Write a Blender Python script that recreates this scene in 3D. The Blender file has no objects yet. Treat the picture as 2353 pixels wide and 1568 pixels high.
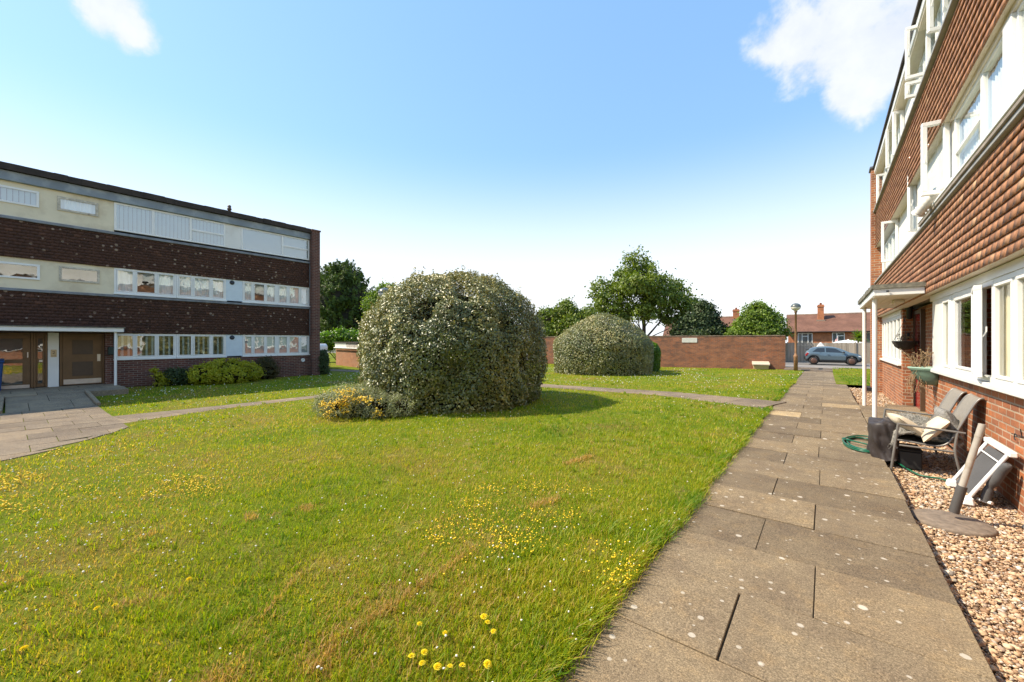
import bpy, math, random
import numpy as np
from mathutils import Vector, Matrix
random.seed(7)
RNG = np.random.default_rng(11)
SC = bpy.context.scene
COL = SC.collection
R = math.radians

# ------------------------------------------------------------------ camera frame (used to survey points of the photograph)
CAM_H = 1.5
FPX = 915.0                      # focal length in pixels of a 2353 px wide frame (14 mm lens)
TH = math.atan(720.5 / FPX)      # heading of the lens, west of the direction of the main path
CS, SN = math.cos(TH), math.sin(TH)

def ray(px, py):
    a = (px - 1176.5) / FPX; b = (784 - py) / FPX
    return (-SN + a * CS, CS + a * SN, b)
def G(px, py, z=0.0):            # point of the plane z
    d = ray(px, py); t = (z - CAM_H) / d[2]
    return (t * d[0], t * d[1], z)
def D(px, py, dep):              # point at a depth
    d = ray(px, py)
    return (dep * d[0], dep * d[1], CAM_H + dep * d[2])
def YX(px, X):                   # y of the vertical line px on the plane x = X
    d = ray(px, 784); return X / d[0] * d[1]
def AX(px, py, X):
    d = ray(px, py); t = X / d[0]; return (X, t * d[1], CAM_H + t * d[2])
def XY(px, Y):
    d = ray(px, 784); return Y / d[1] * d[0]

# ------------------------------------------------------------------ object helpers
def thing(name, label, cat, loc=(0, 0, 0), group=None, rotz=0.0):
    o = bpy.data.objects.new(name, None); COL.objects.link(o)
    o.location = loc; o.rotation_euler = (0, 0, rotz); o.empty_display_size = .2
    o['label'] = label; o['category'] = cat
    if group: o['group'] = group
    return o
def tag(o, label, cat, group=None):
    o['label'] = label; o['category'] = cat
    if group: o['group'] = group
    return o
def link(name, me, mats, parent=None, local=False, kind=None):
    o = bpy.data.objects.new(name, me); COL.objects.link(o)
    if not isinstance(mats, (list, tuple)): mats = [mats]
    for m in mats: me.materials.append(m)
    if parent is not None:
        o.parent = parent
        if not local:            # the mesh is in world coordinates
            p = parent; off = Vector((0, 0, 0)); M = Matrix.Identity(4)
            chain = []
            while p is not None: chain.append(p); p = p.parent
            for q in reversed(chain):
                M = M @ q.matrix_parent_inverse @ (Matrix.Translation(q.location) @ q.rotation_euler.to_matrix().to_4x4())
            o.matrix_parent_inverse = M.inverted()
    if kind: o['kind'] = kind
    return o
def npmesh(name, V, Fs, rnd=None, smooth=False, mi=None):
    """V (n,3); Fs list of int arrays (m,k); rnd per face floats"""
    me = bpy.data.meshes.new(name)
    V = np.asarray(V, dtype=np.float32)
    loops = np.concatenate([f.ravel() for f in Fs]).astype(np.int32)
    sizes = np.concatenate([np.full(len(f), f.shape[1], dtype=np.int32) for f in Fs])
    starts = np.concatenate([[0], np.cumsum(sizes)[:-1]]).astype(np.int32)
    me.vertices.add(len(V)); me.vertices.foreach_set('co', V.ravel())
    me.loops.add(len(loops)); me.loops.foreach_set('vertex_index', loops)
    me.polygons.add(len(sizes)); me.polygons.foreach_set('loop_start', starts); me.polygons.foreach_set('loop_total', sizes)
    if smooth: me.polygons.foreach_set('use_smooth', np.ones(len(sizes), dtype=bool))
    if mi is not None: me.polygons.foreach_set('material_index', np.asarray(mi, dtype=np.int32))
    me.update(calc_edges=True)
    if rnd is not None:
        at = me.attributes.new('rnd', 'FLOAT', 'FACE')
        at.data.foreach_set('value', np.asarray(rnd, dtype=np.float32))
    me.validate()
    return me

class MB:
    def __init__(s): s.v = []; s.f = []; s.r = []; s.m = []; s.sm = []
    def add(s, vs, fs, rnd=0.5, mi=0, smooth=False):
        b = len(s.v); s.v += [tuple(v) for v in vs]
        for f in fs: s.f.append(tuple(b + i for i in f)); s.r.append(rnd); s.m.append(mi); s.sm.append(smooth)
    def box(s, x0, x1, y0, y1, z0, z1, rnd=.5, mi=0):
        if x0 > x1: x0, x1 = x1, x0
        if y0 > y1: y0, y1 = y1, y0
        if z0 > z1: z0, z1 = z1, z0
        s.add([(x0,y0,z0),(x1,y0,z0),(x1,y1,z0),(x0,y1,z0),(x0,y0,z1),(x1,y0,z1),(x1,y1,z1),(x0,y1,z1)],
              [(0,3,2,1),(4,5,6,7),(0,1,5,4),(1,2,6,5),(2,3,7,6),(3,0,4,7)], rnd, mi)
    def prism(s, poly, ax, a, b, rnd=.5, mi=0, smooth=False):
        """poly of 2-d points extruded along axis ax from a to b; order of the other axes is kept (y,z),(x,z),(x,y)"""
        n = len(poly)
        def P(p, t): return {'x': (t, p[0], p[1]), 'y': (p[0], t, p[1]), 'z': (p[0], p[1], t)}[ax]
        s.add([P(p, a) for p in poly] + [P(p, b) for p in poly],
              [tuple(range(n))[::-1], tuple(range(n, 2*n))] + [(i, (i+1) % n, n + (i+1) % n, n + i) for i in range(n)], rnd, mi, smooth)
    def tube(s, pts, rad, n=8, rnd=.5, mi=0, cap=True, smooth=True):
        pts = [Vector(p) for p in pts]
        if not hasattr(rad, '__len__'): rad = [rad] * len(pts)
        up = Vector((0, 0, 1)); vs = []; prev = None
        for i, p in enumerate(pts):
            t = (pts[min(i+1, len(pts)-1)] - pts[max(i-1, 0)]).normalized()
            if prev is None:
                a = up if abs(t.z) < .9 else Vector((1, 0, 0))
                u = t.cross(a).normalized()
            else:
                u = (prev - t * prev.dot(t)).normalized()
            prev = u; w = t.cross(u)
            for k in range(n):
                an = 2 * math.pi * k / n
                vs.append(p + (u * math.cos(an) + w * math.sin(an)) * rad[i])
        fs = []
        for i in range(len(pts) - 1):
            for k in range(n):
                fs.append((i*n + k, i*n + (k+1) % n, (i+1)*n + (k+1) % n, (i+1)*n + k))
        s.add(vs, fs, rnd, mi, smooth)
        if cap:
            s.add(vs[:n], [tuple(range(n))[::-1]], rnd, mi); s.add(vs[-n:], [tuple(range(n))], rnd, mi)
    def lathe(s, prof, c, n=16, rnd=.5, mi=0, smooth=True, sx=1, sy=1):
        vs = []
        for r, z in prof:
            for k in range(n):
                a = 2*math.pi*k/n; vs.append((c[0] + sx*r*math.cos(a), c[1] + sy*r*math.sin(a), c[2] + z))
        fs = [(i*n+k, i*n+(k+1) % n, (i+1)*n+(k+1) % n, (i+1)*n+k) for i in range(len(prof)-1) for k in range(n)]
        fs += [tuple(range(n))[::-1], tuple(range((len(prof)-1)*n, len(prof)*n))]
        s.add(vs, fs, rnd, mi, smooth)
    def xform(s, M):
        s.v = [tuple(M @ Vector(v)) for v in s.v]; return s
    def build(s, name, mats, parent=None, local=False, kind=None, bevel=0, seg=1, shade=None):
        me = bpy.data.meshes.new(name); me.from_pydata(s.v, [], s.f)
        me.polygons.foreach_set('material_index', s.m); me.polygons.foreach_set('use_smooth', s.sm)
        at = me.attributes.new('rnd', 'FLOAT', 'FACE'); at.data.foreach_set('value', s.r)
        me.update()
        o = link(name, me, mats, parent, local, kind)
        if bevel:
            md = o.modifiers.new('edge', 'BEVEL'); md.width = bevel; md.segments = seg; md.limit_method = 'ANGLE'
        return o

# ------------------------------------------------------------------ materials
class NT:
    def __init__(s, name):
        s.m = bpy.data.materials.new(name); s.m.use_nodes = True
        s.t = s.m.node_tree; s.t.nodes.clear()
        s.out = s.t.nodes.new('ShaderNodeOutputMaterial')
    def n(s, typ, ins=None, **kw):
        nd = s.t.nodes.new('ShaderNode' + typ)
        for k, v in kw.items(): setattr(nd, k, v)
        for k, v in (ins or {}).items(): s.set(nd, k, v)
        return nd
    def set(s, nd, k, v):
        sock = nd.inputs[k]
        if isinstance(v, bpy.types.NodeSocket): s.t.links.new(v, sock)
        elif isinstance(v, bpy.types.Node): s.t.links.new(v.outputs[0], sock)
        else:
            if sock.type == 'RGBA' and len(v) == 3: v = (*v, 1)
            sock.default_value = v
    def pos(s): return s.n('NewGeometry').outputs['Position']
    def noise(s, vec, scale, detail=4, rough=.55, dist=0):
        return s.n('TexNoise', {'Vector': vec, 'Scale': scale, 'Detail': detail, 'Roughness': rough, 'Distortion': dist}).outputs['Fac']
    def ramp(s, fac, stops, interp='LINEAR'):
        nd = s.n('ValToRGB', {'Fac': fac}); cr = nd.color_ramp; cr.interpolation = interp
        while len(cr.elements) < len(stops): cr.elements.new(.5)
        for e, (p, c) in zip(cr.elements, stops):
            e.position = p; e.color = (*c, 1) if not isinstance(c, (int, float)) else (c, c, c, 1)
        return nd.outputs['Color']
    def mix(s, fac, a, b, mode='MIX'):
        nd = s.n('Mix', data_type='RGBA', blend_type=mode)
        s.set(nd, 0, fac); s.set(nd, 6, a); s.set(nd, 7, b)
        return nd.outputs[2]
    def math(s, op, a, b=0.0, c=0.0, clamp=False):
        nd = s.n('Math', operation=op, use_clamp=clamp)
        s.set(nd, 0, a); s.set(nd, 1, b); s.set(nd, 2, c)
        return nd.outputs[0]
    def rnd(s): return s.n('Attribute', attribute_name='rnd').outputs['Fac']
    def bump(s, h, dist=.01, strength=1.0, normal=None):
        nd = s.n('Bump', {'Height': h, 'Distance': dist, 'Strength': strength})
        if normal is not None: s.set(nd, 'Normal', normal)
        return nd.outputs[0]
    def bsdf(s, col, rough=.6, metal=0, spec=.5, normal=None, **kw):
        b = s.n('BsdfPrincipled')
        s.set(b, 'Base Color', col); s.set(b, 'Roughness', rough); s.set(b, 'Metallic', metal); s.set(b, 'Specular IOR Level', spec)
        if normal is not None: s.set(b, 'Normal', normal)
        for k, v in kw.items(): s.set(b, k.replace('_', ' '), v)
        return b
    def done(s, sh):
        s.t.links.new(sh.outputs[0] if isinstance(sh, bpy.types.Node) else sh, s.out.inputs['Surface']); return s.m

def plain(name, col, rough=.55, metal=0, spec=.5, var=.12, scale=6, bump=0.0, bscale=60, dirt=None, dirt_scale=2.5, coat=0):
    m = NT(name); p = m.pos()
    n1 = m.noise(p, scale, 5)
    c = m.mix(1.0, col, m.ramp(n1, [(.3, 1 - var), (.7, 1 + var * .6)]), 'MULTIPLY')
    if dirt is not None:
        n2 = m.noise(p, dirt_scale, 8, .65)
        c = m.mix(m.ramp(n2, [(.5, 0.0), (.68, .8)]), c, dirt)
    nm = m.bump(m.noise(p, bscale, 4), .004, bump) if bump else None
    r = m.math('MULTIPLY_ADD', n1, .15, rough - .07)
    return m.done(m.bsdf(c, r, metal, spec, nm, **({'Coat_Weight': coat} if coat else {})))

def wallvec(m):
    g = m.n('NewGeometry'); sp = m.n('SeparateXYZ', {0: g.outputs['Position']}); sn = m.n('SeparateXYZ', {0: g.outputs['Normal']})
    f = m.math('GREATER_THAN', m.math('ABSOLUTE', sn.outputs[0]), .7)
    u = m.math('ADD', m.math('MULTIPLY', sp.outputs[1], f), m.math('MULTIPLY', sp.outputs[0], m.math('SUBTRACT', 1.0, f)))
    return m.n('CombineXYZ', {0: u, 1: sp.outputs[2]}).outputs[0], g.outputs['Position']

def brick(name, c1, c2, mortar, bias=0.0, stain=None, stain_amt=.6, mort=.010, w=.225, h=.075, weather=None, rough=.85):
    m = NT(name); v, p = wallvec(m)
    vd = m.n('VectorMath', {0: v, 1: m.n('VectorMath', {0: m.n('TexNoise', {'Vector': p, 'Scale': 9.0}).outputs['Color'], 1: (.006, .006, 0)}, operation='MULTIPLY')}, operation='ADD').outputs[0]
    b = m.n('TexBrick', {'Vector': vd, 'Color1': c1, 'Color2': c2, 'Mortar': mortar, 'Scale': 1.0, 'Mortar Size': mort, 'Mortar Smooth': .3, 'Bias': bias, 'Brick Width': w, 'Row Height': h})
    b.offset = .5
    c = b.outputs['Color']
    n1 = m.noise(p, 2.2, 6, .6); n2 = m.noise(p, 60, 3)
    c = m.mix(1.0, c, m.ramp(n2, [(.25, .78), (.75, 1.18)]), 'MULTIPLY')
    c = m.mix(1.0, c, m.ramp(n1, [(.3, .8), (.7, 1.12)]), 'MULTIPLY')
    if stain is not None:
        st = m.n('VectorMath', {0: p, 1: (1, 1, 2.2)}, operation='MULTIPLY').outputs[0]
        c = m.mix(m.math('MULTIPLY', m.ramp(m.noise(st, 1.6, 9, .68), [(.46, 0.0), (.62, 1.0)]), stain_amt), c, stain)
    if weather is not None:
        c = m.mix(m.ramp(m.noise(p, 5.5, 6, .7), [(.56, 0.0), (.66, .8)]), c, weather)
    hgt = m.math('ADD', m.math('MULTIPLY', b.outputs['Fac'], -1.0), m.math('MULTIPLY', n2, .25))
    return m.done(m.bsdf(c, rough, 0, .25, m.bump(hgt, .006, .8)))

def tilemat(name, a, b, c3, lichen=None, rough=.8):
    m = NT(name); p = m.pos(); r = m.rnd()
    col = m.ramp(r, [(0.0, a), (.45, b), (.8, b), (1.0, c3)])
    sp = m.n('SeparateXYZ', {0: p})
    streak = m.n('CombineXYZ', {0: m.math('MULTIPLY', sp.outputs[1], 30.0), 1: m.math('MULTIPLY', sp.outputs[2], 3.0), 2: m.math('MULTIPLY', r, 40.0)}).outputs[0]
    col = m.mix(1.0, col, m.ramp(m.noise(streak, 1.0, 4), [(.3, .87), (.7, 1.15)]), 'MULTIPLY')
    n2 = m.noise(p, 45, 4); col = m.mix(1.0, col, m.ramp(n2, [(.25, .8), (.75, 1.2)]), 'MULTIPLY')
    if lichen is not None:
        vo = m.n('TexVoronoi', {'Vector': m.n('VectorMath', {0: p, 1: (0, 1, 1)}, operation='MULTIPLY').outputs[0], 'Scale': 6.4, 'Randomness': 1.0}, feature='F1')
        rs = m.n('SeparateColor', {0: vo.outputs['Color']})
        rad = m.math('MULTIPLY', m.math('SUBTRACT', rs.outputs[0], .22), .34)
        d = m.math('ADD', vo.outputs['Distance'], m.math('MULTIPLY', m.math('SUBTRACT', m.noise(p, 26, 3), .5), .12))
        sc = m.math('MULTIPLY', m.math('LESS_THAN', d, rad), m.ramp(m.noise(p, 1.1, 2), [(.35, .3), (.6, .9)]))
        col = m.mix(sc, col, lichen)
    return m.done(m.bsdf(col, rough, 0, .3, m.bump(n2, .003, .5)))

def leafmat(name, a, b, c3, gloss=.45, trans=.3, spec=.5, back=None):
    m = NT(name); r = m.rnd(); p = m.pos()
    col = m.ramp(r, [(0.0, a), (.5, b), (1.0, c3)])
    col = m.mix(1.0, col, m.ramp(m.noise(p, 1.3, 4), [(.3, .72), (.7, 1.25)]), 'MULTIPLY')
    if back is not None:
        col = m.mix(m.n('NewGeometry').outputs['Backfacing'], col, back)
    pb = m.bsdf(col, gloss, 0, spec)
    tr = m.n('BsdfTranslucent', {'Color': m.mix(1.0, col, (1.3, 1.45, .55), 'MULTIPLY')})
    return m.done(m.n('MixShader', {0: trans, 1: pb.outputs[0], 2: tr.outputs[0]}))

def glassmat(name, base=.16, tint=(.86, .9, .9), wav=.35, wscale=3.0):
    m = NT(name); p = m.pos()
    nm = m.bump(m.noise(p, wscale, 2), .006, wav)
    fc = m.n('LayerWeight', {'Blend': .5, 'Normal': nm}).outputs['Facing']
    f = m.math('MULTIPLY_ADD', m.math('POWER', fc, 5.0), .85, base + .05, clamp=True)
    gl = m.n('BsdfGlossy', {'Color': (.95, .97, .97), 'Roughness': .015, 'Normal': nm})
    tr = m.n('BsdfTransparent', {'Color': tint})
    return m.done(m.n('MixShader', {0: f, 1: tr.outputs[0], 2: gl.outputs[0]}))

def slabmat(name, tone=(.220, .170, .108), spots=True):
    m = NT(name); p = m.pos(); r = m.rnd()
    n1 = m.math('ADD', m.math('MULTIPLY', m.noise(p, 260, 2, .7), .45), m.math('MULTIPLY', m.noise(p, 95, 3, .75), .55)); n2 = m.noise(p, 2.4, 7, .62); n3 = m.noise(p, 22, 5, .65)
    c = m.mix(1.0, tone, m.ramp(r, [(0, (.70, .69, .70)), (.5, (1, 1, 1)), (.93, (1.18, 1.15, 1.08)), (1, (1.9, 1.85, 1.65))]), 'MULTIPLY')
    c = m.mix(m.ramp(n2, [(.38, 0.0), (.66, .75)]), c, m.mix(1.0, c, (.66, .64, .68), 'MULTIPLY'))
    c = m.mix(m.ramp(m.noise(p, 5.5, 6, .7), [(.5, 0.0), (.75, .55)]), c, m.mix(1.0, c, (1.32, 1.18, .92), 'MULTIPLY'))
    c = m.mix(1.0, c, m.ramp(n1, [(.36, .38), (.5, .98), (.64, 1.8)]), 'MULTIPLY')
    c = m.mix(1.0, c, m.ramp(n3, [(.3, .86), (.7, 1.14)]), 'MULTIPLY')
    if spots:
        for scale, thr, k, colr in ((5.2, .40, .30, (.60, .54, .45)), (9.5, .45, .40, (.5, .45, .37)), (15.0, .5, .42, (.46, .41, .33)), (7.1, .72, .36, (.10, .085, .07))):
            vo = m.n('TexVoronoi', {'Vector': m.n('VectorMath', {0: p, 1: (1, 1, 0)}, operation='MULTIPLY').outputs[0], 'Scale': scale}, feature='F1')
            rs = m.n('SeparateColor', {0: vo.outputs['Color']})
            rad = m.math('MULTIPLY', m.math('SUBTRACT', rs.outputs[0], thr), k)
            d = m.math('ADD', vo.outputs['Distance'], m.math('MULTIPLY', m.math('SUBTRACT', m.noise(p, 40, 3), .5), .09))
            ed = m.math('MULTIPLY', m.math('SUBTRACT', rad, d), 26.0, clamp=True)
            c = m.mix(m.math('MULTIPLY', ed, .8), c, colr)
    h = m.math('ADD', m.math('MULTIPLY', n1, .8), m.math('MULTIPLY', n3, .5))
    return m.done(m.bsdf(c, .9, 0, .2, m.bump(h, .006, .9)))
# ------------------------------------------------------------------ camera, sun, sky
cam = bpy.data.cameras.new('camera'); co = bpy.data.objects.new('camera', cam); COL.objects.link(co)
cam.sensor_width = 36; cam.lens = 36 * FPX / 2353; cam.clip_end = 3000; cam.clip_start = .05
co.location = (0, 0, CAM_H); co.rotation_euler = (R(90), 0, TH); SC.camera = co
SUN = Vector((.75, .45, -1.0)).normalized()
sl = bpy.data.lights.new('sun', 'SUN'); sl.energy = 4.6; sl.angle = R(.53); sl.color = (1.0, .88, .70)
so = bpy.data.objects.new('sun', sl); COL.objects.link(so); so.rotation_euler = SUN.to_track_quat('-Z', 'Y').to_euler()
w = bpy.data.worlds.new('World'); SC.world = w; w.use_nodes = True
nt = w.node_tree; nt.nodes.clear()
def wn(typ, **kw):
    nd = nt.nodes.new('ShaderNode' + typ)
    for k, v in kw.items(): setattr(nd, k, v)
    return nd
def wl(a, b): nt.links.new(a, b)
sky = wn('TexSky', sky_type='NISHITA', sun_disc=False, sun_elevation=math.asin(-SUN.z), sun_rotation=math.atan2(-SUN.x, -SUN.y), air_density=1.0, dust_density=.3, ozone_density=1.6, altitude=50)
tc = wn('TexCoord')
dirv = wn('VectorMath', operation='NORMALIZE'); wl(tc.outputs['Generated'], dirv.inputs[0])
nz = wn('TexNoise'); nz.inputs['Scale'].default_value = 4.6; nz.inputs['Detail'].default_value = 9; nz.inputs['Roughness'].default_value = .62; nz.inputs['Distortion'].default_value = .35
wl(dirv.outputs[0], nz.inputs['Vector'])
nz2 = wn('TexNoise'); nz2.inputs['Scale'].default_value = 15; nz2.inputs['Detail'].default_value = 8; nz2.inputs['Roughness'].default_value = .6
wl(dirv.outputs[0], nz2.inputs['Vector'])
def wm(op, a, b=None, c=None, clamp=False):
    nd = wn('Math', operation=op, use_clamp=clamp)
    for i, x in enumerate((a, b, c)):
        if x is None: continue
        if isinstance(x, (int, float)): nd.inputs[i].default_value = x
        else: wl(x, nd.inputs[i])
    return nd.outputs[0]
def puff(px, py, rad, amp=1.0):
    d = Vector(ray(px, py)).normalized()
    dd = wn('VectorMath', operation='DISTANCE'); wl(dirv.outputs[0], dd.inputs[0]); dd.inputs[1].default_value = d
    return wm('MULTIPLY', wm('SUBTRACT', 1.0, wm('DIVIDE', dd.outputs['Value'], rad), clamp=True), amp)
acc = None
for (px, py, rad, amp) in ((1845, 85, .115, 1.0), (1950, 60, .13, 1.0), (2050, 90, .13, 1.0), (1985, 190, .085, .95), (1768, 125, .055, .85), (2110, 30, .13, .9), (1900, 10, .10, .8),
                           (235, 20, .075, .9), (300, 78, .055, .9), (200, -20, .06, .8), (2350, -120, .2, 1)):
    q = puff(px, py, rad, amp); acc = q if acc is None else wm('MAXIMUM', acc, q)
cl = wm('ADD', wm('MULTIPLY', acc, 1.25), wm('ADD', wm('MULTIPLY', wm('SUBTRACT', nz.outputs['Fac'], .5), 1.9), wm('MULTIPLY', wm('SUBTRACT', nz2.outputs['Fac'], .5), 1.3)))
cl = wm('MULTIPLY', cl, wm('GREATER_THAN', acc, .001))
mr = wn('MapRange', interpolation_type='SMOOTHSTEP'); wl(cl, mr.inputs['Value']); mr.inputs['From Min'].default_value = .32; mr.inputs['From Max'].default_value = .9
mr.inputs['To Max'].default_value = .92
# thin summer haze low in the sky
sp = wn('SeparateXYZ'); wl(dirv.outputs[0], sp.inputs[0])
hz = wn('MapRange', interpolation_type='SMOOTHSTEP'); wl(sp.outputs[2], hz.inputs['Value'])
hz.inputs['From Min'].default_value = .08; hz.inputs['From Max'].default_value = .44; hz.inputs['To Min'].default_value = 1.0; hz.inputs['To Max'].default_value = 0.0
SKYK = 1.0
def wmix(fac, a, b):
    nd = wn('Mix', data_type='RGBA')
    if isinstance(fac, float): nd.inputs[0].default_value = fac
    else: wl(fac, nd.inputs[0])
    for i, x in ((6, a), (7, b)):
        if isinstance(x, tuple): nd.inputs[i].default_value = (*x, 1)
        else: wl(x, nd.inputs[i])
    return nd.outputs[2]
c0 = wmix(.32, sky.outputs[0], (2.3, 4.7, 8.0))
c1 = wmix(hz.outputs[0], c0, (5.1, 5.35, 5.6))
c2 = wmix(mr.outputs[0], c1, wmix(nz2.outputs['Fac'], (3.3, 3.6, 4.1), (5.3, 5.3, 5.3)))
bg = wn('Background'); wl(c2, bg.inputs['Color']); bg.inputs['Strength'].default_value = .13
wo = wn('OutputWorld'); wl(bg.outputs[0], wo.inputs['Surface'])
SC.view_settings.view_transform = 'Standard'; SC.view_settings.look = 'None'; SC.view_settings.exposure = 0.78; SC.view_settings.gamma = 1.0
SC.cycles.max_bounces = 8; SC.cycles.transparent_max_bounces = 12; SC.cycles.use_denoising = True

# ------------------------------------------------------------------ ground levels
def sstep(t): t = np.clip(t, 0, 1); return t * t * (3 - 2 * t)
def gz(x, y):                    # lawn level
    x = np.asarray(x, float); y = np.asarray(y, float)
    return .012 - .15 * np.clip((-x - 1.0) / 11.0, 0, 1) - .19 * sstep((y - 12) / 16.0) * np.clip(1 - (-x - 1) / 30, .3, 1)
def pz(y): return -.19 * float(sstep((y - 12) / 16.0))

M_soil = plain('soil', (.05, .036, .024), .95, var=.4, scale=8)
def lawnmat():
    m = NT('lawn_turf'); p = m.pos()
    n1 = m.noise(p, .55, 5, .6); n2 = m.noise(p, 3.2, 6, .65); n3 = m.noise(p, 60, 4, .7)
    c = m.ramp(n1, [(.33, (.095, .160, .006)), (.5, (.165, .205, .008)), (.68, (.20, .165, .030))])
    c = m.mix(m.ramp(n2, [(.55, 0.0), (.72, .75)]), c, (.34, .25, .09))
    c = m.mix(1.0, c, m.ramp(n3, [(.25, .45), (.7, 1.3)]), 'MULTIPLY')
    return m.done(m.bsdf(c, .9, 0, .1, m.bump(n3, .03, 1.0)))
M_lawn = lawnmat()
def grid(name, X, Y, zf, mat, kind='structure', holes=None, rnd=None):
    nx, ny = len(X), len(Y); gx, gy = np.meshgrid(X, Y, indexing='ij')
    V = np.stack([gx, gy, zf(gx, gy)], -1).reshape(-1, 3)
    i, j = np.meshgrid(np.arange(nx - 1), np.arange(ny - 1), indexing='ij'); i = i.ravel(); j = j.ravel()
    F = np.stack([i*ny + j, (i+1)*ny + j, (i+1)*ny + j + 1, i*ny + j + 1], -1)
    if holes is not None: F = F[~holes((X[i] + X[i+1]) / 2, (Y[j] + Y[j+1]) / 2)]
    return link(name, npmesh(name, V, [F], smooth=True), mat, kind=kind)
grid('ground', np.array([-700, -300, -120, -60, -30, -10, 0, 10, 30, 60, 120, 300, 700.]), np.array([-400, -100, -30, 0, 27, 46.5, 49, 60, 100, 200, 400, 900.]),
     lambda x, y: np.where(y > 48, -2.75, -.62) + 0 * x, plain('field_grass', (.07, .085, .02), .9, var=.3, scale=.4), 'structure')
grid('lawn', np.concatenate([np.arange(-60, -22, 2.0), np.arange(-22, -1.2, .3), [-1.15, -.955]]), np.arange(-8, 30.1, .4), gz, M_lawn)
def vz(y): return .012 - .19 * sstep((y - 12) / 16.0) + .15 * sstep((y - 25.5) / 3.6)
grid('grass_verge', np.array([.30, .62, 1.0, 2, 4, 8, 16]), np.array([18.6, 20, 22, 24, 25.5, 26.5, 27.5, 28.5, 29.3]), lambda x, y: vz(y), M_lawn)

# ------------------------------------------------------------------ main path: slabs in alternate bond
M_slab = slabmat('paving_slab'); M_joint = plain('joint_sand', (.085, .066, .044), .95, var=.3, scale=30)
pb = MB(); k = 0; y = -1.105
while y < 27.95:
    y1 = y + .635; odd = int(round((y - 2.07) / .635)) % 2
    j = (-.40 if not odd else -.06) + random.uniform(-.012, .012)
    xl = -.955 + random.uniform(-.02, .02); xr = .600 + random.uniform(-.012, .012)
    if y > 20: xr -= .0 + .04 * (y - 20)
    for (a, b, side) in ((xl, j, 0), (j, xr, 1)):
        r = random.uniform(.1, .85)
        if abs((y + y1) / 2 - 10.32) < .32 and side == 0: r = 1.0
        if abs((y + y1) / 2 - 12.2) < .32 and side == 1: r = .97
        g = .0035; z = pz((y + y1) / 2) + random.uniform(-.003, .003); zt = random.uniform(-.005, .005)
        dark = .009 if random.random() < .35 else .005
        if abs(y - 2.07) < .1: dark = .010
        xa = a + (g if side == 0 else dark / 2); xb = b - (dark / 2 if side == 0 else g)
        pb.add([(xa, y+g, z-.06), (xb, y+g, z-.06), (xb, y1-g, z-.06), (xa, y1-g, z-.06), (xa, y+g, z), (xb, y+g, z+zt), (xb, y1-g, z+zt), (xa, y1-g, z)],
               [(4,5,6,7), (0,1,5,4), (1,2,6,5), (2,3,7,6), (3,0,4,7)], r)
    y = y1
pb.build('path', M_slab, kind='structure', bevel=.003, seg=1)
jb = MB()
ys = np.arange(-1.2, 28.3, .5)
for a, b in zip(ys[:-1], ys[1:]):
    za, zb = pz(a) - .014, pz(b) - .014
    jb.add([(-.96, a, za), (.58, a, za), (.58, b, zb), (-.96, b, zb)], [(0, 1, 2, 3)])
jb.build('path_bed', M_joint, kind='structure')
# steps up to the street
st = MB()
st.box(-1.9, .55, 28.0, 28.42, -.4, -.115); st.box(-1.9, .6, 28.42, 29.2, -.4, -.03)
st.build('steps', slabmat('step_concrete', (.24, .2, .16), False), kind='structure', bevel=.01)
# porch paving in front of the entrance of the near block
pp = MB()
for (xa, xb, ya, yb) in ((.606, 1.10, 9.3, 10.25), (1.106, 1.66, 9.3, 10.25), (.606, 1.3, 10.256, 11.3), (1.306, 1.66, 10.256, 11.3), (.606, 1.1, 11.306, 12.4), (1.106, 1.66, 11.306, 12.95)):
    pp.box(xa, xb, ya, yb, -.06, .001 + random.uniform(-.002, .002), random.uniform(.3, .9))
pp.build('porch_paving', M_slab, kind='structure', bevel=.005)

# ------------------------------------------------------------------ cross path over the lawn
def ribbon(name, pts, halfw, mat, dz=.008, step=.9):
    b = MB(); P = [Vector((p[0], p[1], 0)) for p in pts]
    L = [0]
    for p, q in zip(P[:-1], P[1:]): L.append(L[-1] + (q - p).length)
    def at(s):
        for i in range(len(P) - 1):
            if s <= L[i+1] or i == len(P) - 2:
                t = (s - L[i]) / (L[i+1] - L[i]); d = (P[i+1] - P[i]).normalized()
                return P[i].lerp(P[i+1], t), Vector((-d.y, d.x, 0)), halfw[i] * (1-t) + halfw[i+1] * t
    s = 0; n = 0
    while s < L[-1]:
        e = min(s + step, L[-1]); (p, a, wa), (q, c, wb) = at(s + .005), at(e - .005)
        cuts = [-1, (-.15 if n % 2 else .2), 1]
        for u, v in zip(cuts[:-1], cuts[1:]):
            vs = []
            for (o, nn, ww, uu) in ((p, a, wa, u + .004), (p, a, wa, v - .004), (q, c, wb, v - .004), (q, c, wb, u + .004)):
                x = o + nn * ww * uu; vs.append((x.x, x.y, float(gz(x.x, x.y)) + dz))
            vs += [(x, y, z - .05) for x, y, z in vs]
            b.add(vs, [(0, 3, 2, 1), (0, 1, 5, 4), (1, 2, 6, 5), (2, 3, 7, 6), (3, 0, 4, 7)], random.uniform(.25, .95))
        s = e; n += 1
    return b.build(name, mat, kind='structure')
M_slab2 = slabmat('paving_slab_old', (.215, .170, .120), False)
ribbon('cross_path', [(-.93, 11.05), (-3.6, 11.8), (-7.0, 11.75), (-12.0, 11.9)], [.70, .52, .46, .46], M_slab2)
ribbon('west_path', [(-11.85, 11.4), (-11.75, 6.5), (-11.7, 3.0), (-11.5, 1.2)], [.26, .28, .34, .7], M_slab2, .004)
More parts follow.
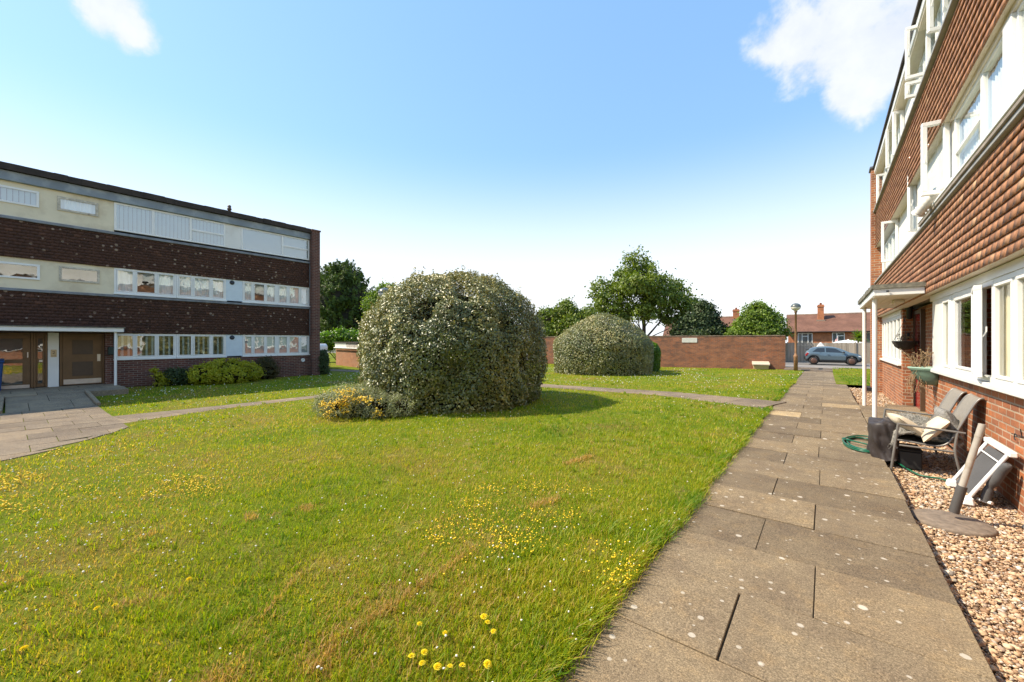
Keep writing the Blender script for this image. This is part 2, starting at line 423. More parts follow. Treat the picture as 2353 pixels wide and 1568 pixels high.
def slabs(name, x0, x1, y0, y1, w, d, zf, mat, th=.06, skip=None, clip=None):
    b = MB(); nx = max(1, round((x1 - x0) / w)); ny = max(1, round((y1 - y0) / d)); k = 0
    for i in range(nx):
        xa, xb = x0 + (x1-x0) * i / nx, x0 + (x1-x0) * (i+1) / nx
        sh = (i % 2) * .5
        for j in range(ny + 1):
            ya, yb = max(y0, y0 + (y1-y0) * (j - sh) / ny), min(y1, y0 + (y1-y0) * (j + 1 - sh) / ny)
            if yb - ya < .02: continue
            if skip and skip((xa+xb)/2, (ya+yb)/2): continue
            g = .005; q = random.uniform(-.003, .003)
            top = [(xa+g, ya+g), (xb-g, ya+g), (xb-g, yb-g), (xa+g, yb-g)]
            if clip: top = [(min(x, clip(y)), y) for x, y in top]
            if top[1][0] - top[0][0] < .02 and top[2][0] - top[3][0] < .02: continue
            vs = [(x, y, zf(x, y) - th) for x, y in top] + [(x, y, zf(x, y) + q) for x, y in top]
            b.add(vs, [(4,5,6,7), (0,1,5,4), (1,2,6,5), (2,3,7,6), (3,0,4,7)], random.uniform(.2, .92))
    return b.build(name, mat, kind='structure')
FCX = lambda y: -10.25 + 1.75 * min(1, max(0, (1.45 - y) / 1.2))
slabs('forecourt', -14.52, -8.3, -7.0, 1.42, .62, .61, lambda x, y: float(gz(x, y)) + .012, M_slab2, clip=lambda y: FCX(y) + .06 * math.sin(y * 7))
M_ramp = slabmat('ramp_slab', (.29, .225, .15), False)
slabs('ramp', -16.95, -14.5, -.02, 1.40, 1.22, .71, lambda x, y: .02 - .15 * (x + 16.95) / 2.45, M_ramp, .2)
slabs('landing', -19.7, -16.96, -4.0, 2.35, .9, .95, lambda x, y: .02, M_ramp, .22)
kb = MB()
for (xa, ya, xb, yb) in ((-16.95, -.07, -14.5, -.10), (-16.95, 1.45, -14.5, 1.45)):
    kb.add([(xa, ya-.04, -.3), (xb, yb-.04, -.3), (xb, yb+.04, -.3), (xa, ya+.04, -.3), (xa, ya-.04, .07), (xb, yb-.04, -.06), (xb, yb+.04, -.06), (xa, ya+.04, .07)],
           [(0,3,2,1), (4,5,6,7), (0,1,5,4), (1,2,6,5), (2,3,7,6), (3,0,4,7)])
kb.build('ramp_kerb', M_ramp, kind='structure', bevel=.01)
# worn strip of path behind the west block
ribbon('back_path', [(-22.5, 11.2), (-18.0, 12.2), (-12.3, 12.0)], [.5, .5, .5], M_slab2, .009)

# ------------------------------------------------------------------ street beyond the steps
M_asph = plain('asphalt', (.17, .155, .14), .9, var=.2, scale=3, bump=.5, bscale=120)
grid('pavement', np.array([-2.6, 0, 10, 50.]), np.array([29.2, 29.8, 31.2]), lambda x, y: -.035 + 0 * x, plain('pavement_tarmac', (.25, .22, .19), .9, var=.2, scale=3))
grid('road', np.array([-60, -20, 0, 10, 60.]), np.array([28.9, 31.2, 33, 38, 46.6]), lambda x, y: np.interp(y, [28.9, 31.2, 33, 38, 46.6], [-.2, -.15, -.22, -.36, -.40]), M_asph)

# ------------------------------------------------------------------ gravel bed
def gravelmat():
    m = NT('gravel_stone'); r = m.rnd(); p = m.pos()
    c = m.ramp(r, [(0, (.16, .11, .07)), (.18, (.38, .22, .12)), (.45, (.52, .35, .20)), (.72, (.60, .45, .29)), (.84, (.34, .25, .19)), (.93, (.70, .62, .50)), (1, (.12, .10, .085))])
    c = m.mix(1.0, c, m.ramp(m.noise(p, 90, 3), [(.3, .75), (.7, 1.2)]), 'MULTIPLY')
    return m.done(m.bsdf(c, .75, 0, .35))
M_grav = gravelmat()
bedm = plain('gravel_bed_earth', (.22, .135, .072), .95, var=.6, scale=70, bump=1, bscale=90)
gb = MB()
for a, b in ((-3, 3), (3, 9.29), (12.96, 15.5), (15.5, 18.6)):
    gb.add([(.55, a, -.118 + pz(a)), (1.7, a, -.118 + pz(a)), (1.7, b, -.118 + pz(b)), (.55, b, -.118 + pz(b))], [(0, 1, 2, 3)])
gb.build('gravel_bed', bedm, kind='structure')
def ico1():
    import bmesh
    bm = bmesh.new(); bmesh.ops.create_icosphere(bm, subdivisions=2, radius=1.0); bm.verts.ensure_lookup_table()
    V = np.array([v.co[:] for v in bm.verts]); F = np.array([[v.index for v in f.verts] for f in bm.faces]); bm.free(); return V, F
def ico0():
    import bmesh
    bm = bmesh.new(); bmesh.ops.create_icosphere(bm, subdivisions=1, radius=1.0); bm.verts.ensure_lookup_table()
    V = np.array([v.co[:] for v in bm.verts]); F = np.array([[v.index for v in f.verts] for f in bm.faces]); bm.free(); return V, F
IV1, IF1 = ico1(); IV0, IF0 = ico0()
def rotz(a):
    c, s = np.cos(a), np.sin(a); z = np.zeros_like(a); o = np.ones_like(a)
    return np.stack([np.stack([c, -s, z], -1), np.stack([s, c, z], -1), np.stack([z, z, o], -1)], -2)
def stones(name, X, Y, Z, size, IV, IF, mat, kind, flat=(.45, .7)):
    n = len(X); rg = RNG
    S = size[:, None] * np.stack([np.ones(n), rg.uniform(.6, .95, n), rg.uniform(*flat, n)], -1)
    lump = 1 + .16 * rg.standard_normal((n, len(IV)))
    V = IV[None] * lump[..., None] * S[:, None, :]
    tx = rg.uniform(-.45, .45, n); ct, st_ = np.cos(tx), np.sin(tx); V2 = V.copy()
    V2[..., 1] = V[..., 1] * ct[:, None] - V[..., 2] * st_[:, None]; V2[..., 2] = V[..., 1] * st_[:, None] + V[..., 2] * ct[:, None]
    V = np.einsum('nij,nkj->nki', rotz(rg.uniform(0, 6.28, n)), V2)
    V += np.stack([X, Y, Z], -1)[:, None, :]
    F = (IF[None] + (np.arange(n) * len(IV))[:, None, None]).reshape(-1, 3)
    return link(name, npmesh(name, V.reshape(-1, 3), [F], np.repeat(rg.uniform(0, 1, n), len(IF)), smooth=True), mat, kind=kind)
n = 36000
u = RNG.uniform(0, 1, n); Y = 1.9 * (9.28 / 1.9) ** u; X = RNG.uniform(.60, 1.42, n)
Y2 = RNG.uniform(12.97, 18.6, 4200); X2 = RNG.uniform(.6, 1.42, 4200)
X = np.concatenate([X, X2]); Y = np.concatenate([Y, Y2])
sz = np.clip(RNG.lognormal(math.log(.0078), .42, len(X)), .004, .026) * np.clip(.86 + .05 * Y, .92, 1.5)
pzv = -.19 * sstep((Y - 12) / 16.0)
gs = stones('gravel', X, Y, pzv - .112 + sz * .3 + RNG.uniform(0, .016, len(X)), sz, IV0, IF0, M_grav, 'stuff')
tag(gs, 'tan and orange pea gravel filling the strip between path and wall', 'gravel')

# ------------------------------------------------------------------ grass blades
def lawn_ok(X, Y):
    ok = (X < -.93) & (X > -19.2)
    fc = (Y < 1.45) & (X > -17.0) & (X < -10.25 + 1.75 * np.clip((1.45 - Y) / 1.2, 0, 1))
    cp = (np.abs(Y - np.interp(X, [-12, -7, -3.6, -.93], [11.9, 11.75, 11.8, 11.05])) < np.interp(X, [-12, -7, -3.6, -.93], [.40, .40, .47, .66])) & (X > -12)
    wp = (np.abs(X - np.interp(Y, [1.2, 3, 6.5, 11.4], [-11.5, -11.7, -11.75, -11.85])) < np.interp(Y, [1.2, 3, 6.5, 11.4], [.7, .31, .24, .22])) & (Y < 11.9) & (Y > 1)
    bp = (np.abs(Y - np.interp(X, [-22.5, -18, -12.3], [11.2, 12.2, 12.0])) < .45) & (X < -12.3)
    ld = (Y < 2.5) & (X < -16.9)
    return ok & ~fc & ~cp & ~wp & ~bp & ~ld
def vnoise(X, Y, s, seed=0):
    """cheap smooth value noise"""
    rg = np.random.default_rng(seed); T = rg.uniform(0, 1, (64, 64))
    x = X * s; y = Y * s; xi = np.floor(x).astype(int); yi = np.floor(y).astype(int); fx = x - xi; fy = y - yi
    fx = fx*fx*(3-2*fx); fy = fy*fy*(3-2*fy)
    a = T[xi % 64, yi % 64]; b = T[(xi+1) % 64, yi % 64]; c = T[xi % 64, (yi+1) % 64]; d = T[(xi+1) % 64, (yi+1) % 64]
    return (a*(1-fx)+b*fx)*(1-fy) + (c*(1-fx)+d*fx)*fy
def polar(n, d0, d1, p, a0=R(-27), a1=R(103)):
    """ground points round the viewpoint, thinner with distance"""
    u = RNG.uniform(0, 1, n); q = 2 - p
    d = (d0**q + u * (d1**q - d0**q)) ** (1 / q)
    a = TH + RNG.uniform(-1, 1, n) * R(62)
    return -np.sin(a) * d, np.cos(a) * d, d
def blades(X, Y, d, hmul=1.0, lean=None, dry=None):
    n = len(X); rg = RNG
    wd = np.maximum(.0044, .00105 * d) * rg.uniform(.7, 1.3, n)
    patch = vnoise(X, Y, .9, 3) * .6 + vnoise(X, Y, 3.1, 4) * .4
    H = (.018 + .036 * rg.uniform(0, 1, n) ** 1.6 + .028 * np.clip(patch - .45, 0, 1)) * hmul
    a = rg.uniform(0, 6.283, n); t = rg.uniform(.25, 1.15, n)
    lx, ly = np.cos(a) * t * H, np.sin(a) * t * H
    if lean is not None: lx = lx + lean * H
    wa = a + 1.57 + rg.uniform(-.6, .6, n); wx, wy = np.cos(wa) * wd / 2, np.sin(wa) * wd / 2
    Z = gz(X, Y) - .004
    z0 = Z; P = np.empty((n, 5, 3))
    P[:, 0] = np.stack([X - wx, Y - wy, z0], -1); P[:, 1] = np.stack([X + wx, Y + wy, z0], -1)
    P[:, 2] = np.stack([X + lx*.38 - wx*.8, Y + ly*.38 - wy*.8, z0 + H*.62], -1); P[:, 3] = np.stack([X + lx*.38 + wx*.8, Y + ly*.38 + wy*.8, z0 + H*.62], -1)
    P[:, 4] = np.stack([X + lx, Y + ly, z0 + H], -1)
    b = np.arange(n)[:, None] * 5
    Q = b + np.array([[0, 1, 3, 2]]); T = b + np.array([[2, 3, 4]])
    r = np.clip(.55 * rg.uniform(0, 1, n) + .50 * vnoise(X, Y, .55, 8) + .34 * (vnoise(X, Y, 2.3, 9) - .5) + .12 * (vnoise(X, Y, 6.0, 10) - .5) - .06 - .26 * np.exp(np.clip(X + .95, -9, 0) / .75) + .10 * np.clip((-X - 1.6) / 2, 0, 1) * (Y < 5), 0, .93)
    if dry is not None: r = np.where(dry, rg.uniform(.82, 1.0, n), r)
    r = np.where(rg.uniform(0, 1, n) < .035, rg.uniform(.9, 1, n), r)
    return P.reshape(-1, 3), Q, T, r
def grassmat():
    m = NT('grass_blade'); r = m.rnd(); p = m.pos()
    c = m.ramp(r, [(0, (.075, .190, .004)), (.3, (.230, .315, .006)), (.55, (.435, .410, .011)), (.75, (.50, .39, .036)), (.88, (.52, .33, .10)), (1.0, (.56, .33, .14))])
    b = m.bsdf(c, .5, 0, .35); t = m.n('BsdfTranslucent', {'Color': m.mix(1.0, c, (1.25, 1.35, .6), 'MULTIPLY')})
    return m.done(m.n('MixShader', {0: .45, 1: b.outputs[0], 2: t.outputs[0]}))
M_grass = grassmat()
# a dry line of mown clippings and other worn strips
def segdist(X, Y, a, b):
    ax, ay = a[0], a[1]; dx, dy = b[0]-ax, b[1]-ay; t = np.clip(((X-ax)*dx + (Y-ay)*dy) / (dx*dx + dy*dy), 0, 1)
    return np.hypot(X - ax - t*dx, Y - ay - t*dy), t
DRY = [(G(1085, 1262), G(985, 1335), .045), (G(985, 1335), G(905, 1392), .06), (G(905, 1392), G(800, 1450), .07), (G(800, 1450), G(700, 1560), .10), (G(560, 1560), G(470, 1568), .12), (G(0, 1345), G(95, 1310), .05),
       (G(330, 1225), G(355, 1230), .07), (G(600, 1425), G(690, 1320), .022), (G(260, 1395), G(420, 1360), .025), (G(690, 1170), G(840, 1140), .10), (G(560, 1190), G(690, 1165), .10), (G(1220, 1170), G(1290, 1150), .07), (G(1300, 1070), G(1360, 1050), .06)]
def dryness(X, Y):
    q = np.zeros_like(X)
    for a, b, wd in DRY:
        dd, t = segdist(X, Y, a, b); q = np.maximum(q, np.clip(1 - dd / wd / (.6 + .8 * vnoise(X, Y, 7, 5)), 0, 1))
    worn = np.clip(vnoise(X + .4*Y, Y*.55, .75, 21) * .6 + vnoise(X, Y, 2.6, 22) * .4 - .50 + .10 * ((X < -1.7) & (Y < 4.5)), 0, 1) * 2.4 * np.clip((-X - .9) / 1.2, .1, 1)
    return q, worn
PX, PY, PD = polar(400000, 1.15, 30, 2.15)
ok = lawn_ok(PX, PY) & (RNG.uniform(0, 1, len(PX)) < np.clip(.28 + 1.35 * (.5 * vnoise(PX, PY, 9, 61) + .5 * vnoise(PX, PY, 21, 62)), .1, 1)); PX, PY, PD = PX[ok], PY[ok], PD[ok]
q, worn = dryness(PX, PY); rr = RNG.uniform(0, 1, len(PX))
Pv, Q, T, r = blades(PX, PY, PD, np.where(q > .5, .88, 1.0 - .25 * np.clip(worn, 0, 1)), dry=(rr < q * .6) | (rr < worn * .42))
# longer fringe hanging over the edge of the path
n = 15000; u = RNG.uniform(0, 1, n); EY = .9 * (20 / .9) ** u; EX = -.955 + RNG.normal(0, .035, n) - .03 + .05 * (vnoise(EY, EY * 0, 2.2, 31) - .4)
cp = ~((np.abs(EY - 11.05) < .68)); EX, EY = EX[cp], EY[cp]
Pe, Qe, Te, re = blades(EX, EY, np.hypot(EX, EY), 1.45, lean=.45, dry=RNG.uniform(0, 1, len(EX)) < .05)
VV = np.concatenate([Pv, Pe]); off = len(Pv)
# coarse tufts that stand above the mown sward
tx, ty, td = polar(2600, 1.3, 16, 1.9); ok = lawn_ok(tx, ty) & (vnoise(tx, ty, .8, 63) > .42); tx, ty, td = tx[ok], ty[ok], td[ok]; k_ = 16
TX = np.repeat(tx, k_) + RNG.normal(0, .022, len(tx) * k_); TY = np.repeat(ty, k_) + RNG.normal(0, .022, len(tx) * k_)
Pt, Qt, Tt, rt = blades(TX, TY, np.hypot(TX, TY), 1.7); rt = np.clip(rt * .55, 0, .5)
# dead mown clippings lying in lines
cx_, cy_ = [], []
for a, b, wd in DRY:
    L_ = math.hypot(b[0] - a[0], b[1] - a[1]); m_ = int(min(700, 620 * L_ * (wd / .06))); t_ = RNG.uniform(0, 1, m_); off_ = RNG.normal(0, wd * .45, m_) + .05 * (vnoise(t_ * L_ * 3, t_ * 0 + b[0], 1.0, 65) - .5); nx_, ny_ = -(b[1] - a[1]) / L_, (b[0] - a[0]) / L_
    kk = vnoise(t_ * L_ * 5, t_ * 0 + a[0], 1.0, 64) > .5; cx_.append((a[0] + (b[0] - a[0]) * t_ + nx_ * off_)[kk]); cy_.append((a[1] + (b[1] - a[1]) * t_ + ny_ * off_)[kk])
cx_, cy_ = np.concatenate(cx_), np.concatenate(cy_); ok = lawn_ok(cx_, cy_); cx_, cy_ = cx_[ok], cy_[ok]
Pc, Qc, Tc, rc = blades(cx_, cy_, np.hypot(cx_, cy_), .8, dry=np.ones(len(cx_), bool)); Pc[:, 2] += .022; rc = RNG.uniform(.86, 1.0, len(rc))
off2 = len(VV); VV = np.concatenate([VV, Pt, Pc]); off3 = off2 + len(Pt)
Qe = np.concatenate([Qe + off, Qt + off2, Qc + off3]) - off; Te = np.concatenate([Te + off, Tt + off2, Tc + off3]) - off; re = np.concatenate([re, rt, rc])
go = link('grass', npmesh('grass', VV, [np.concatenate([Q, Qe + off]), np.concatenate([T, Te + off])], np.concatenate([r, re, r, re]), smooth=True), M_grass, kind='stuff')
tag(go, 'short mown lawn grass, bright green with dry yellow patches', 'grass')
n = 7000; VX = RNG.uniform(.32, 6, n); VY = RNG.uniform(18.7, 29.2, n); k_ = (VX > .60 - .045 * (VY - 20)); VX, VY = VX[k_], VY[k_]
P_, Q_, T_, r_ = blades(VX, VY, np.full(len(VX), 20.), 1.3)
P_[:, 2] += np.repeat(vz(VY) - gz(VX, VY), 5)
vo = link('verge_grass', npmesh('verge_grass', P_, [Q_, T_], np.concatenate([r_, r_]), smooth=True), M_grass, kind='stuff')
tag(vo, 'grass patch at the far right end of the path', 'grass')

# ------------------------------------------------------------------ flowers of the lawn
M_white = plain('clover_white', (.78, .76, .66), .7, var=.1)
M_yel = plain('petal_yellow', (.92, .62, .014), .6, var=.15, scale=40)
M_dand = plain('dandelion_yellow', (.95, .78, .03), .6, var=.1, scale=40)
M_stem = plain('flower_stem', (.12, .2, .03), .6)
X, Y, d = polar(7500, 1.6, 26, 1.5); ok = lawn_ok(X, Y)
keep = RNG.uniform(0, 1, len(X)) * (1 + 1.6 * ((X > -3) & (Y < 3.2))) < np.clip(vnoise(X, Y, .45, 41) * 1.6 - .40 + .35 * (X < -5), .03, 1); X, Y, d = X[ok & keep], Y[ok & keep], d[ok & keep]
wf = stones('clover_flowers', X, Y, gz(X, Y) + .045 + RNG.uniform(-.01, .012, len(X)), np.maximum(.0065, .0009 * d) * RNG.uniform(.75, 1.25, len(X)), IV0, IF0, M_white, 'stuff', (.7, .9))
tag(wf, 'tiny white clover flowers scattered over the lawn', 'flowers')
ycl = []
for (px, py, rx, ry, m_) in ((1120, 1130, 50, 12, 60), (1230, 1125, 70, 16, 75), (1090, 1165, 60, 14, 55), (1060, 1210, 70, 22, 60), (1010, 1245, 35, 16, 40), (1180, 1255, 75, 28, 120), (1130, 1215, 90, 20, 50), (1300, 1200, 50, 25, 28),
                             (1360, 1135, 30, 10, 22), (1240, 1190, 60, 25, 40), (1430, 1345, 40, 28, 60), (1400, 1280, 55, 40, 30), (1450, 1310, 18, 30, 30), (1090, 1300, 70, 30, 12),
                             (455, 1115, 60, 20, 90), (360, 1130, 40, 12, 30), (420, 1095, 60, 14, 40), (20, 1110, 45, 22, 40), (60, 1160, 45, 20, 26), (120, 1030, 50, 14, 40), (60, 1085, 50, 10, 30), (190, 1115, 60, 15, 25), (15, 1150, 20, 20, 30), (330, 1070, 80, 20, 26), (300, 1020, 60, 15, 14)):
    for _ in range(m_):
        a = random.gauss(0, .55); b = random.gauss(0, .55)
        g = G(px + rx * a, py + ry * b, 0); ycl.append(g)
ycl = np.array(ycl); ok = lawn_ok(ycl[:, 0], ycl[:, 1]); ycl = ycl[ok]; d = np.hypot(ycl[:, 0], ycl[:, 1])
yf = stones('yellow_flowers', ycl[:, 0], ycl[:, 1], gz(ycl[:, 0], ycl[:, 1]) + .038 + RNG.uniform(-.012, .014, len(ycl)), np.maximum(.0068, .0016 * d) * RNG.uniform(.7, 1.3, len(ycl)), IV0, IF0, M_yel, 'stuff', (.5, .8))
tag(yf, 'small orange yellow trefoil flowers growing in drifts in the lawn', 'flowers')
# single dandelions
def dandelion_mesh(seed, r=.019):
    rg = random.Random(seed); vs = []; fs = []
    for lay, (rr, zz, nn) in enumerate(((r, .0, 22), (r*.78, .004, 18), (r*.5, .007, 12), (r * .25, .008, 6))):
        for k in range(nn):
            a = 2*math.pi*(k + rg.random()*.5)/nn; b = len(vs); w_ = rr*.16
            ca, sa = math.cos(a), math.sin(a)
            for (q, ww, z) in ((.1, .4, .0), (.1, -.4, 0), (.75, -1, zz+.001), (1, 0, zz-.002), (.75, 1, zz+.001)):
                vs.append((ca*q*rr - sa*ww*w_, sa*q*rr + ca*ww*w_, z))
            fs.append((b, b+1, b+2, b+3, b+4))
    me = bpy.data.meshes.new('dandelion_head'); me.from_pydata(vs, [], fs); me.update(); return me
dm = dandelion_mesh(3); dm.materials.append(M_dand)
sm = MB(); sm.tube([(0, 0, -.06), (.004, .002, -.03), (0, 0, 0)], .0018, 6); stem_proto = None
for i, (px, py, s) in enumerate(((1112, 1417, 1.15), (1121, 1430, .9), (965, 1434, .9), (1134, 1451, .85), (1023, 1455, .8), (976, 1499, 1.05), (946, 1507, .95), (970, 1524, .9), (1006, 1532, 1.15), (1035, 1531, .8), (1063, 1529, .95), (1121, 1527, 1.2),
                                 (435, 1331, 1.0), (222, 1398, .85), (264, 1391, .85), (55, 1490, .9))):
    g = G(px, py, .05); near = py > 1410 and px > 900
    if i == 0:
        stem_proto = sm.build('stem', M_stem)
    t = thing('dandelion', 'yellow dandelion head in the foreground cluster beside the path corner' if near else 'lone yellow dandelion on the dry lawn at lower left', 'flower', (g[0], g[1], .052), 'dandelions at the path corner' if near else 'dandelions on the dry lawn', random.uniform(0, 6))
    h = link('flower_head', dm, [], t, True); h.scale = (s * .95, s * .95, s * .95); h.rotation_euler = (random.uniform(-.25, .35), random.uniform(-.3, .3), 0)
    st_o = stem_proto if i == 0 else stem_proto.copy()
    if i: COL.objects.link(st_o)
    st_o.parent = t
# ------------------------------------------------------------------ building materials
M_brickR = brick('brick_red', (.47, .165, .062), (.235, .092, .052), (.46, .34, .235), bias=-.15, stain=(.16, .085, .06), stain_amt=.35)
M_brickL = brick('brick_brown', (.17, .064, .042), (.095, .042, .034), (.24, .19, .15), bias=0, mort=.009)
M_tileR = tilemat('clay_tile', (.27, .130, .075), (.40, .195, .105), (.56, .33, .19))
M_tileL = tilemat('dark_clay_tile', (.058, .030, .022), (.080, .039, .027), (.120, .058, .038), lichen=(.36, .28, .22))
M_upvc = plain('white_upvc', (.80, .79, .75), .32, var=.04, scale=3)
M_upvcL = plain('white_upvc_weathered', (.80, .79, .74), .35, var=.05, scale=3)
M_cream = plain('cream_render', (.74, .65, .46), .8, var=.06, scale=2, dirt=(.55, .46, .31), dirt_scale=1.2)
M_panel = plain('pale_blue_panel', (.62, .70, .74), .6, var=.05)
M_whiter = plain('white_render', (.78, .76, .70), .75, var=.06, scale=2, dirt=(.6, .57, .5), dirt_scale=1.6)
M_lead = plain('lead_flashing', (.20, .215, .23), .55, var=.3, scale=3, dirt=(.12, .12, .125), dirt_scale=4)
M_zinc = plain('blistered_grey_fascia', (.215, .25, .275), .55, var=.2, scale=1.5, dirt=(.40, .43, .42), dirt_scale=1.7)
M_felt = plain('roof_felt', (.045, .034, .026), .9, var=.4, scale=3, bump=.5)
M_moss = plain('mossy_felt', (.19, .18, .14), .95, var=.5, scale=14, bump=1, bscale=50)
M_glass = glassmat('window_glass', .03)
M_glassL = glassmat('window_glass_wavy', .20, wav=.5, wscale=2.2)
M_blind = plain('white_blind', (.42, .49, .475), .8, var=.03)
M_grille = plain('grey_net', (.35, .36, .36), .9)
M_curtain = plain('cream_curtain', (.72, .60, .36), .9, var=.08)
M_curtw = plain('net_curtain', (.86, .86, .82), .9, var=.05)
M_room = plain('room_wall', (.20, .175, .14), .9, var=.3, scale=1.3)
M_black = plain('black_plastic', (.015, .016, .016), .5)
M_dgreen = plain('dark_green_plastic', (.02, .035, .028), .6)
M_brownd = plain('brown_stained_wood', (.16, .083, .030), .45, var=.2, scale=3)
M_brownp = plain('dark_brown_panel', (.085, .05, .026), .5, var=.15)
M_steel = plain('brushed_steel', (.62, .58, .52), .35, metal=.7)
M_red = plain('red_gloss_paint', (.30, .008, .014), .25, var=.1, coat=.5)
M_timber = plain('soffit_board', (.70, .62, .50), .6, var=.08)

class Facade:
    """wall seen from one side: o = distance out from the window plane, y along, z up"""
    def __init__(s, X, sg, z0, root): s.X = X; s.sg = sg; s.root = root
    def x(s, o): return s.X + s.sg * o
    def box(s, mb, o0, o1, y0, y1, z0, z1, rnd=.5, mi=0): mb.box(s.x(o0), s.x(o1), y0, y1, z0, z1, rnd, mi)
    def part(s, name, mat, boxes, parent=None, bevel=0, label=None):
        mb = MB()
        for b in boxes: s.box(mb, *b)
        o = mb.build(name, mat, parent or s.root, bevel=bevel)
        if label: o['label'] = label
        return o
    def tiles(s, name, y0, y1, z0, z1, o, mat, g=.1, w=.166, label=None):
        rows = max(1, round((z1 - z0) / g)); g = (z1 - z0) / rows; n = int((y1 - y0) / w) + 2
        rg = np.random.default_rng(int(abs(y0*77 + z0*31)) + 5)
        rr, kk = np.meshgrid(np.arange(rows), np.arange(n), indexing='ij'); rr = rr.ravel(); kk = kk.ravel(); N = len(rr)
        ya = y0 + (kk - .5 * (rr % 2)) * w; yb = ya + w - .002 - rg.uniform(0, .002, N)
        ya = np.clip(ya, y0, y1); yb = np.clip(yb, y0, y1); k = yb - ya > .01; rr, ya, yb = rr[k], ya[k], yb[k]; N = len(rr)
        zb = z0 + rr * g + rg.uniform(-.0022, .0022, N); zt = zb + g + .02
        zb2 = zb + rg.uniform(-.002, .002, N)
        ob = o + .021 + rg.uniform(-.0015, .003, N); ot = o + .004 + 0 * ob; th = .013
        zt = np.minimum(zt, z1)
        V = np.empty((N, 8, 3))
        def put(i, oo, yy, zz): V[:, i, 0] = s.X + s.sg * oo; V[:, i, 1] = yy; V[:, i, 2] = zz
        put(0, ob - th, ya, zb); put(1, ob - th, yb, zb2); put(2, ob, yb, zb2); put(3, ob, ya, zb)
        put(4, ot - th, ya, zt); put(5, ot - th, yb, zt); put(6, ot, yb, zt); put(7, ot, ya, zt)
        F = np.array([(0,3,2,1), (4,5,6,7), (0,1,5,4), (1,2,6,5), (2,3,7,6), (3,0,4,7)])
        if s.sg < 0: F = F[:, ::-1]
        F = (F[None] + (np.arange(N) * 8)[:, None, None]).reshape(-1, 4)
        me = npmesh(name, V.reshape(-1, 3), [F], np.repeat(np.clip(rg.normal(.45, .25, N), 0, 1), 6))
        ob_ = link(name, me, mat, s.root)
        if label: ob_['label'] = label
        return ob_
    def window(s, y0, y1, z0, z1, lights, o=0.0, fr=.055, bar=.05, transom=None, blind=None, frame_mat=None, glass=None, sash=True, skip=(), sill=None, depth=.07, label=None, blind_o=-.085):
        """lights: list of boundaries (y) between y0 and y1; transom: {light index: z}"""
        fm = frame_mat or M_upvc; gl = glass or M_glass
        mb = MB(); pm = MB(); ys = [y0] + list(lights) + [y1]
        s.box(mb, o - depth, o, y0, y1, z0, z0 + fr); s.box(mb, o - depth, o, y0, y1, z1 - fr, z1)
        za, zb = z0 + fr, z1 - fr
        for i, y in enumerate(ys):
            a, b = (y, y + fr) if i == 0 else ((y - fr, y) if i == len(ys) - 1 else (y - bar/2, y + bar/2))
            s.box(mb, o - depth, o, a, b, za, zb)
        for i in range(len(ys) - 1):
            a = ys[i] + (fr if i == 0 else bar/2); b = ys[i+1] - (fr if i == len(ys) - 2 else bar/2)
            if i in skip: continue
            cells = [(za, zb)]
            if transom and i in transom:
                t = transom[i]; s.box(mb, o - depth, o, a, b, t - bar/2, t + bar/2); cells = [(za, t - bar/2), (t + bar/2, zb)]
            for (c, d) in cells:
                k = 0
                if sash:
                    k = .034; e = o + .012
                    s.box(mb, o - .03, e, a + .004, b - .004, c + .004, c + k); s.box(mb, o - .03, e, a + .004, b - .004, d - k, d - .004)
                    s.box(mb, o - .03, e, a + .004, a + k, c + k, d - k); s.box(mb, o - .03, e, b - k, b - .004, c + k, d - k)
                x = s.x(o - .02)
                q = [(x, a + k, c + k), (x, b - k, c + k), (x, b - k, d - k), (x, a + k, d - k)]
                pm.add(q if s.sg > 0 else q[::-1], [(0, 1, 2, 3)])
        w = mb.build('window', fm, s.root, bevel=.004)
        pm.build('pane', gl, w)
        if sill:
            sb = MB(); s.box(sb, o - .05, o + sill, y0 - .02, y1 + .02, z0 - .05, z0 - .003); sb.build('sill', fm, w, bevel=.006)
        if blind: s.blind(w, y0 + .03, y1 - .03, z0 + .03, z1 - .03, blind, o + blind_o)
        if label: w['label'] = label
        return w
    def blind(s, w, y0, y1, z0, z1, kind, o):
        mb = MB(); x = s.x
        if kind in ('vertical', 'open', 'fine'):
            p = {'vertical': .115, 'open': .16, 'fine': .07}[kind]; wd = {'vertical': .098, 'open': .055, 'fine': .064}[kind]; n = int((y1 - y0) / p)
            for i in range(n + 1):
                a = y0 + i * p; b = min(a + wd, y1)
                if b - a < .02: continue
                mb.add([(x(o), a, z0), (x(o + .022), b, z0), (x(o + .022), b, z1), (x(o), a, z1)], [(0, 1, 2, 3)])
            mat = M_blind
        else:
            n = int((y1 - y0) / .018); rg = random.Random(int(y0 * 100)); ph = rg.random() * 6
            for i in range(n):
                a, b = y0 + i * .018, y0 + (i + 1) * .018
                fa, fb = [.022 * math.sin(t * 62 + ph + 2.2 * math.sin(t * 9)) for t in (a, b)]
                if kind == 'pair' and .32 < (i / n) < .68: continue
                mb.add([(x(o + fa), a, z0), (x(o + fb), b, z0), (x(o + fb), b, z1), (x(o + fa), a, z1)], [(0, 1, 2, 3)], smooth=True)
            mat = M_curtain if kind in ('cream',) else M_curtw
        if kind == 'pair':            # two curtains drawn apart
            h = len(mb.f) // 2; vs = mb.v; nv = [f[0] for f in mb.f]; a_, b_ = MB(), MB()
            mid_ = (y0 + y1) / 2
            for f in mb.f: (a_ if vs[f[0]][1] < mid_ else b_).add([vs[i] for i in f], [(0, 1, 2, 3)], smooth=True)
            a_.build('curtain', mat, w); b_.build('curtain', mat, w); return
        mb.build('blind' if kind in ('vertical', 'open', 'fine') else 'curtain', mat, w)
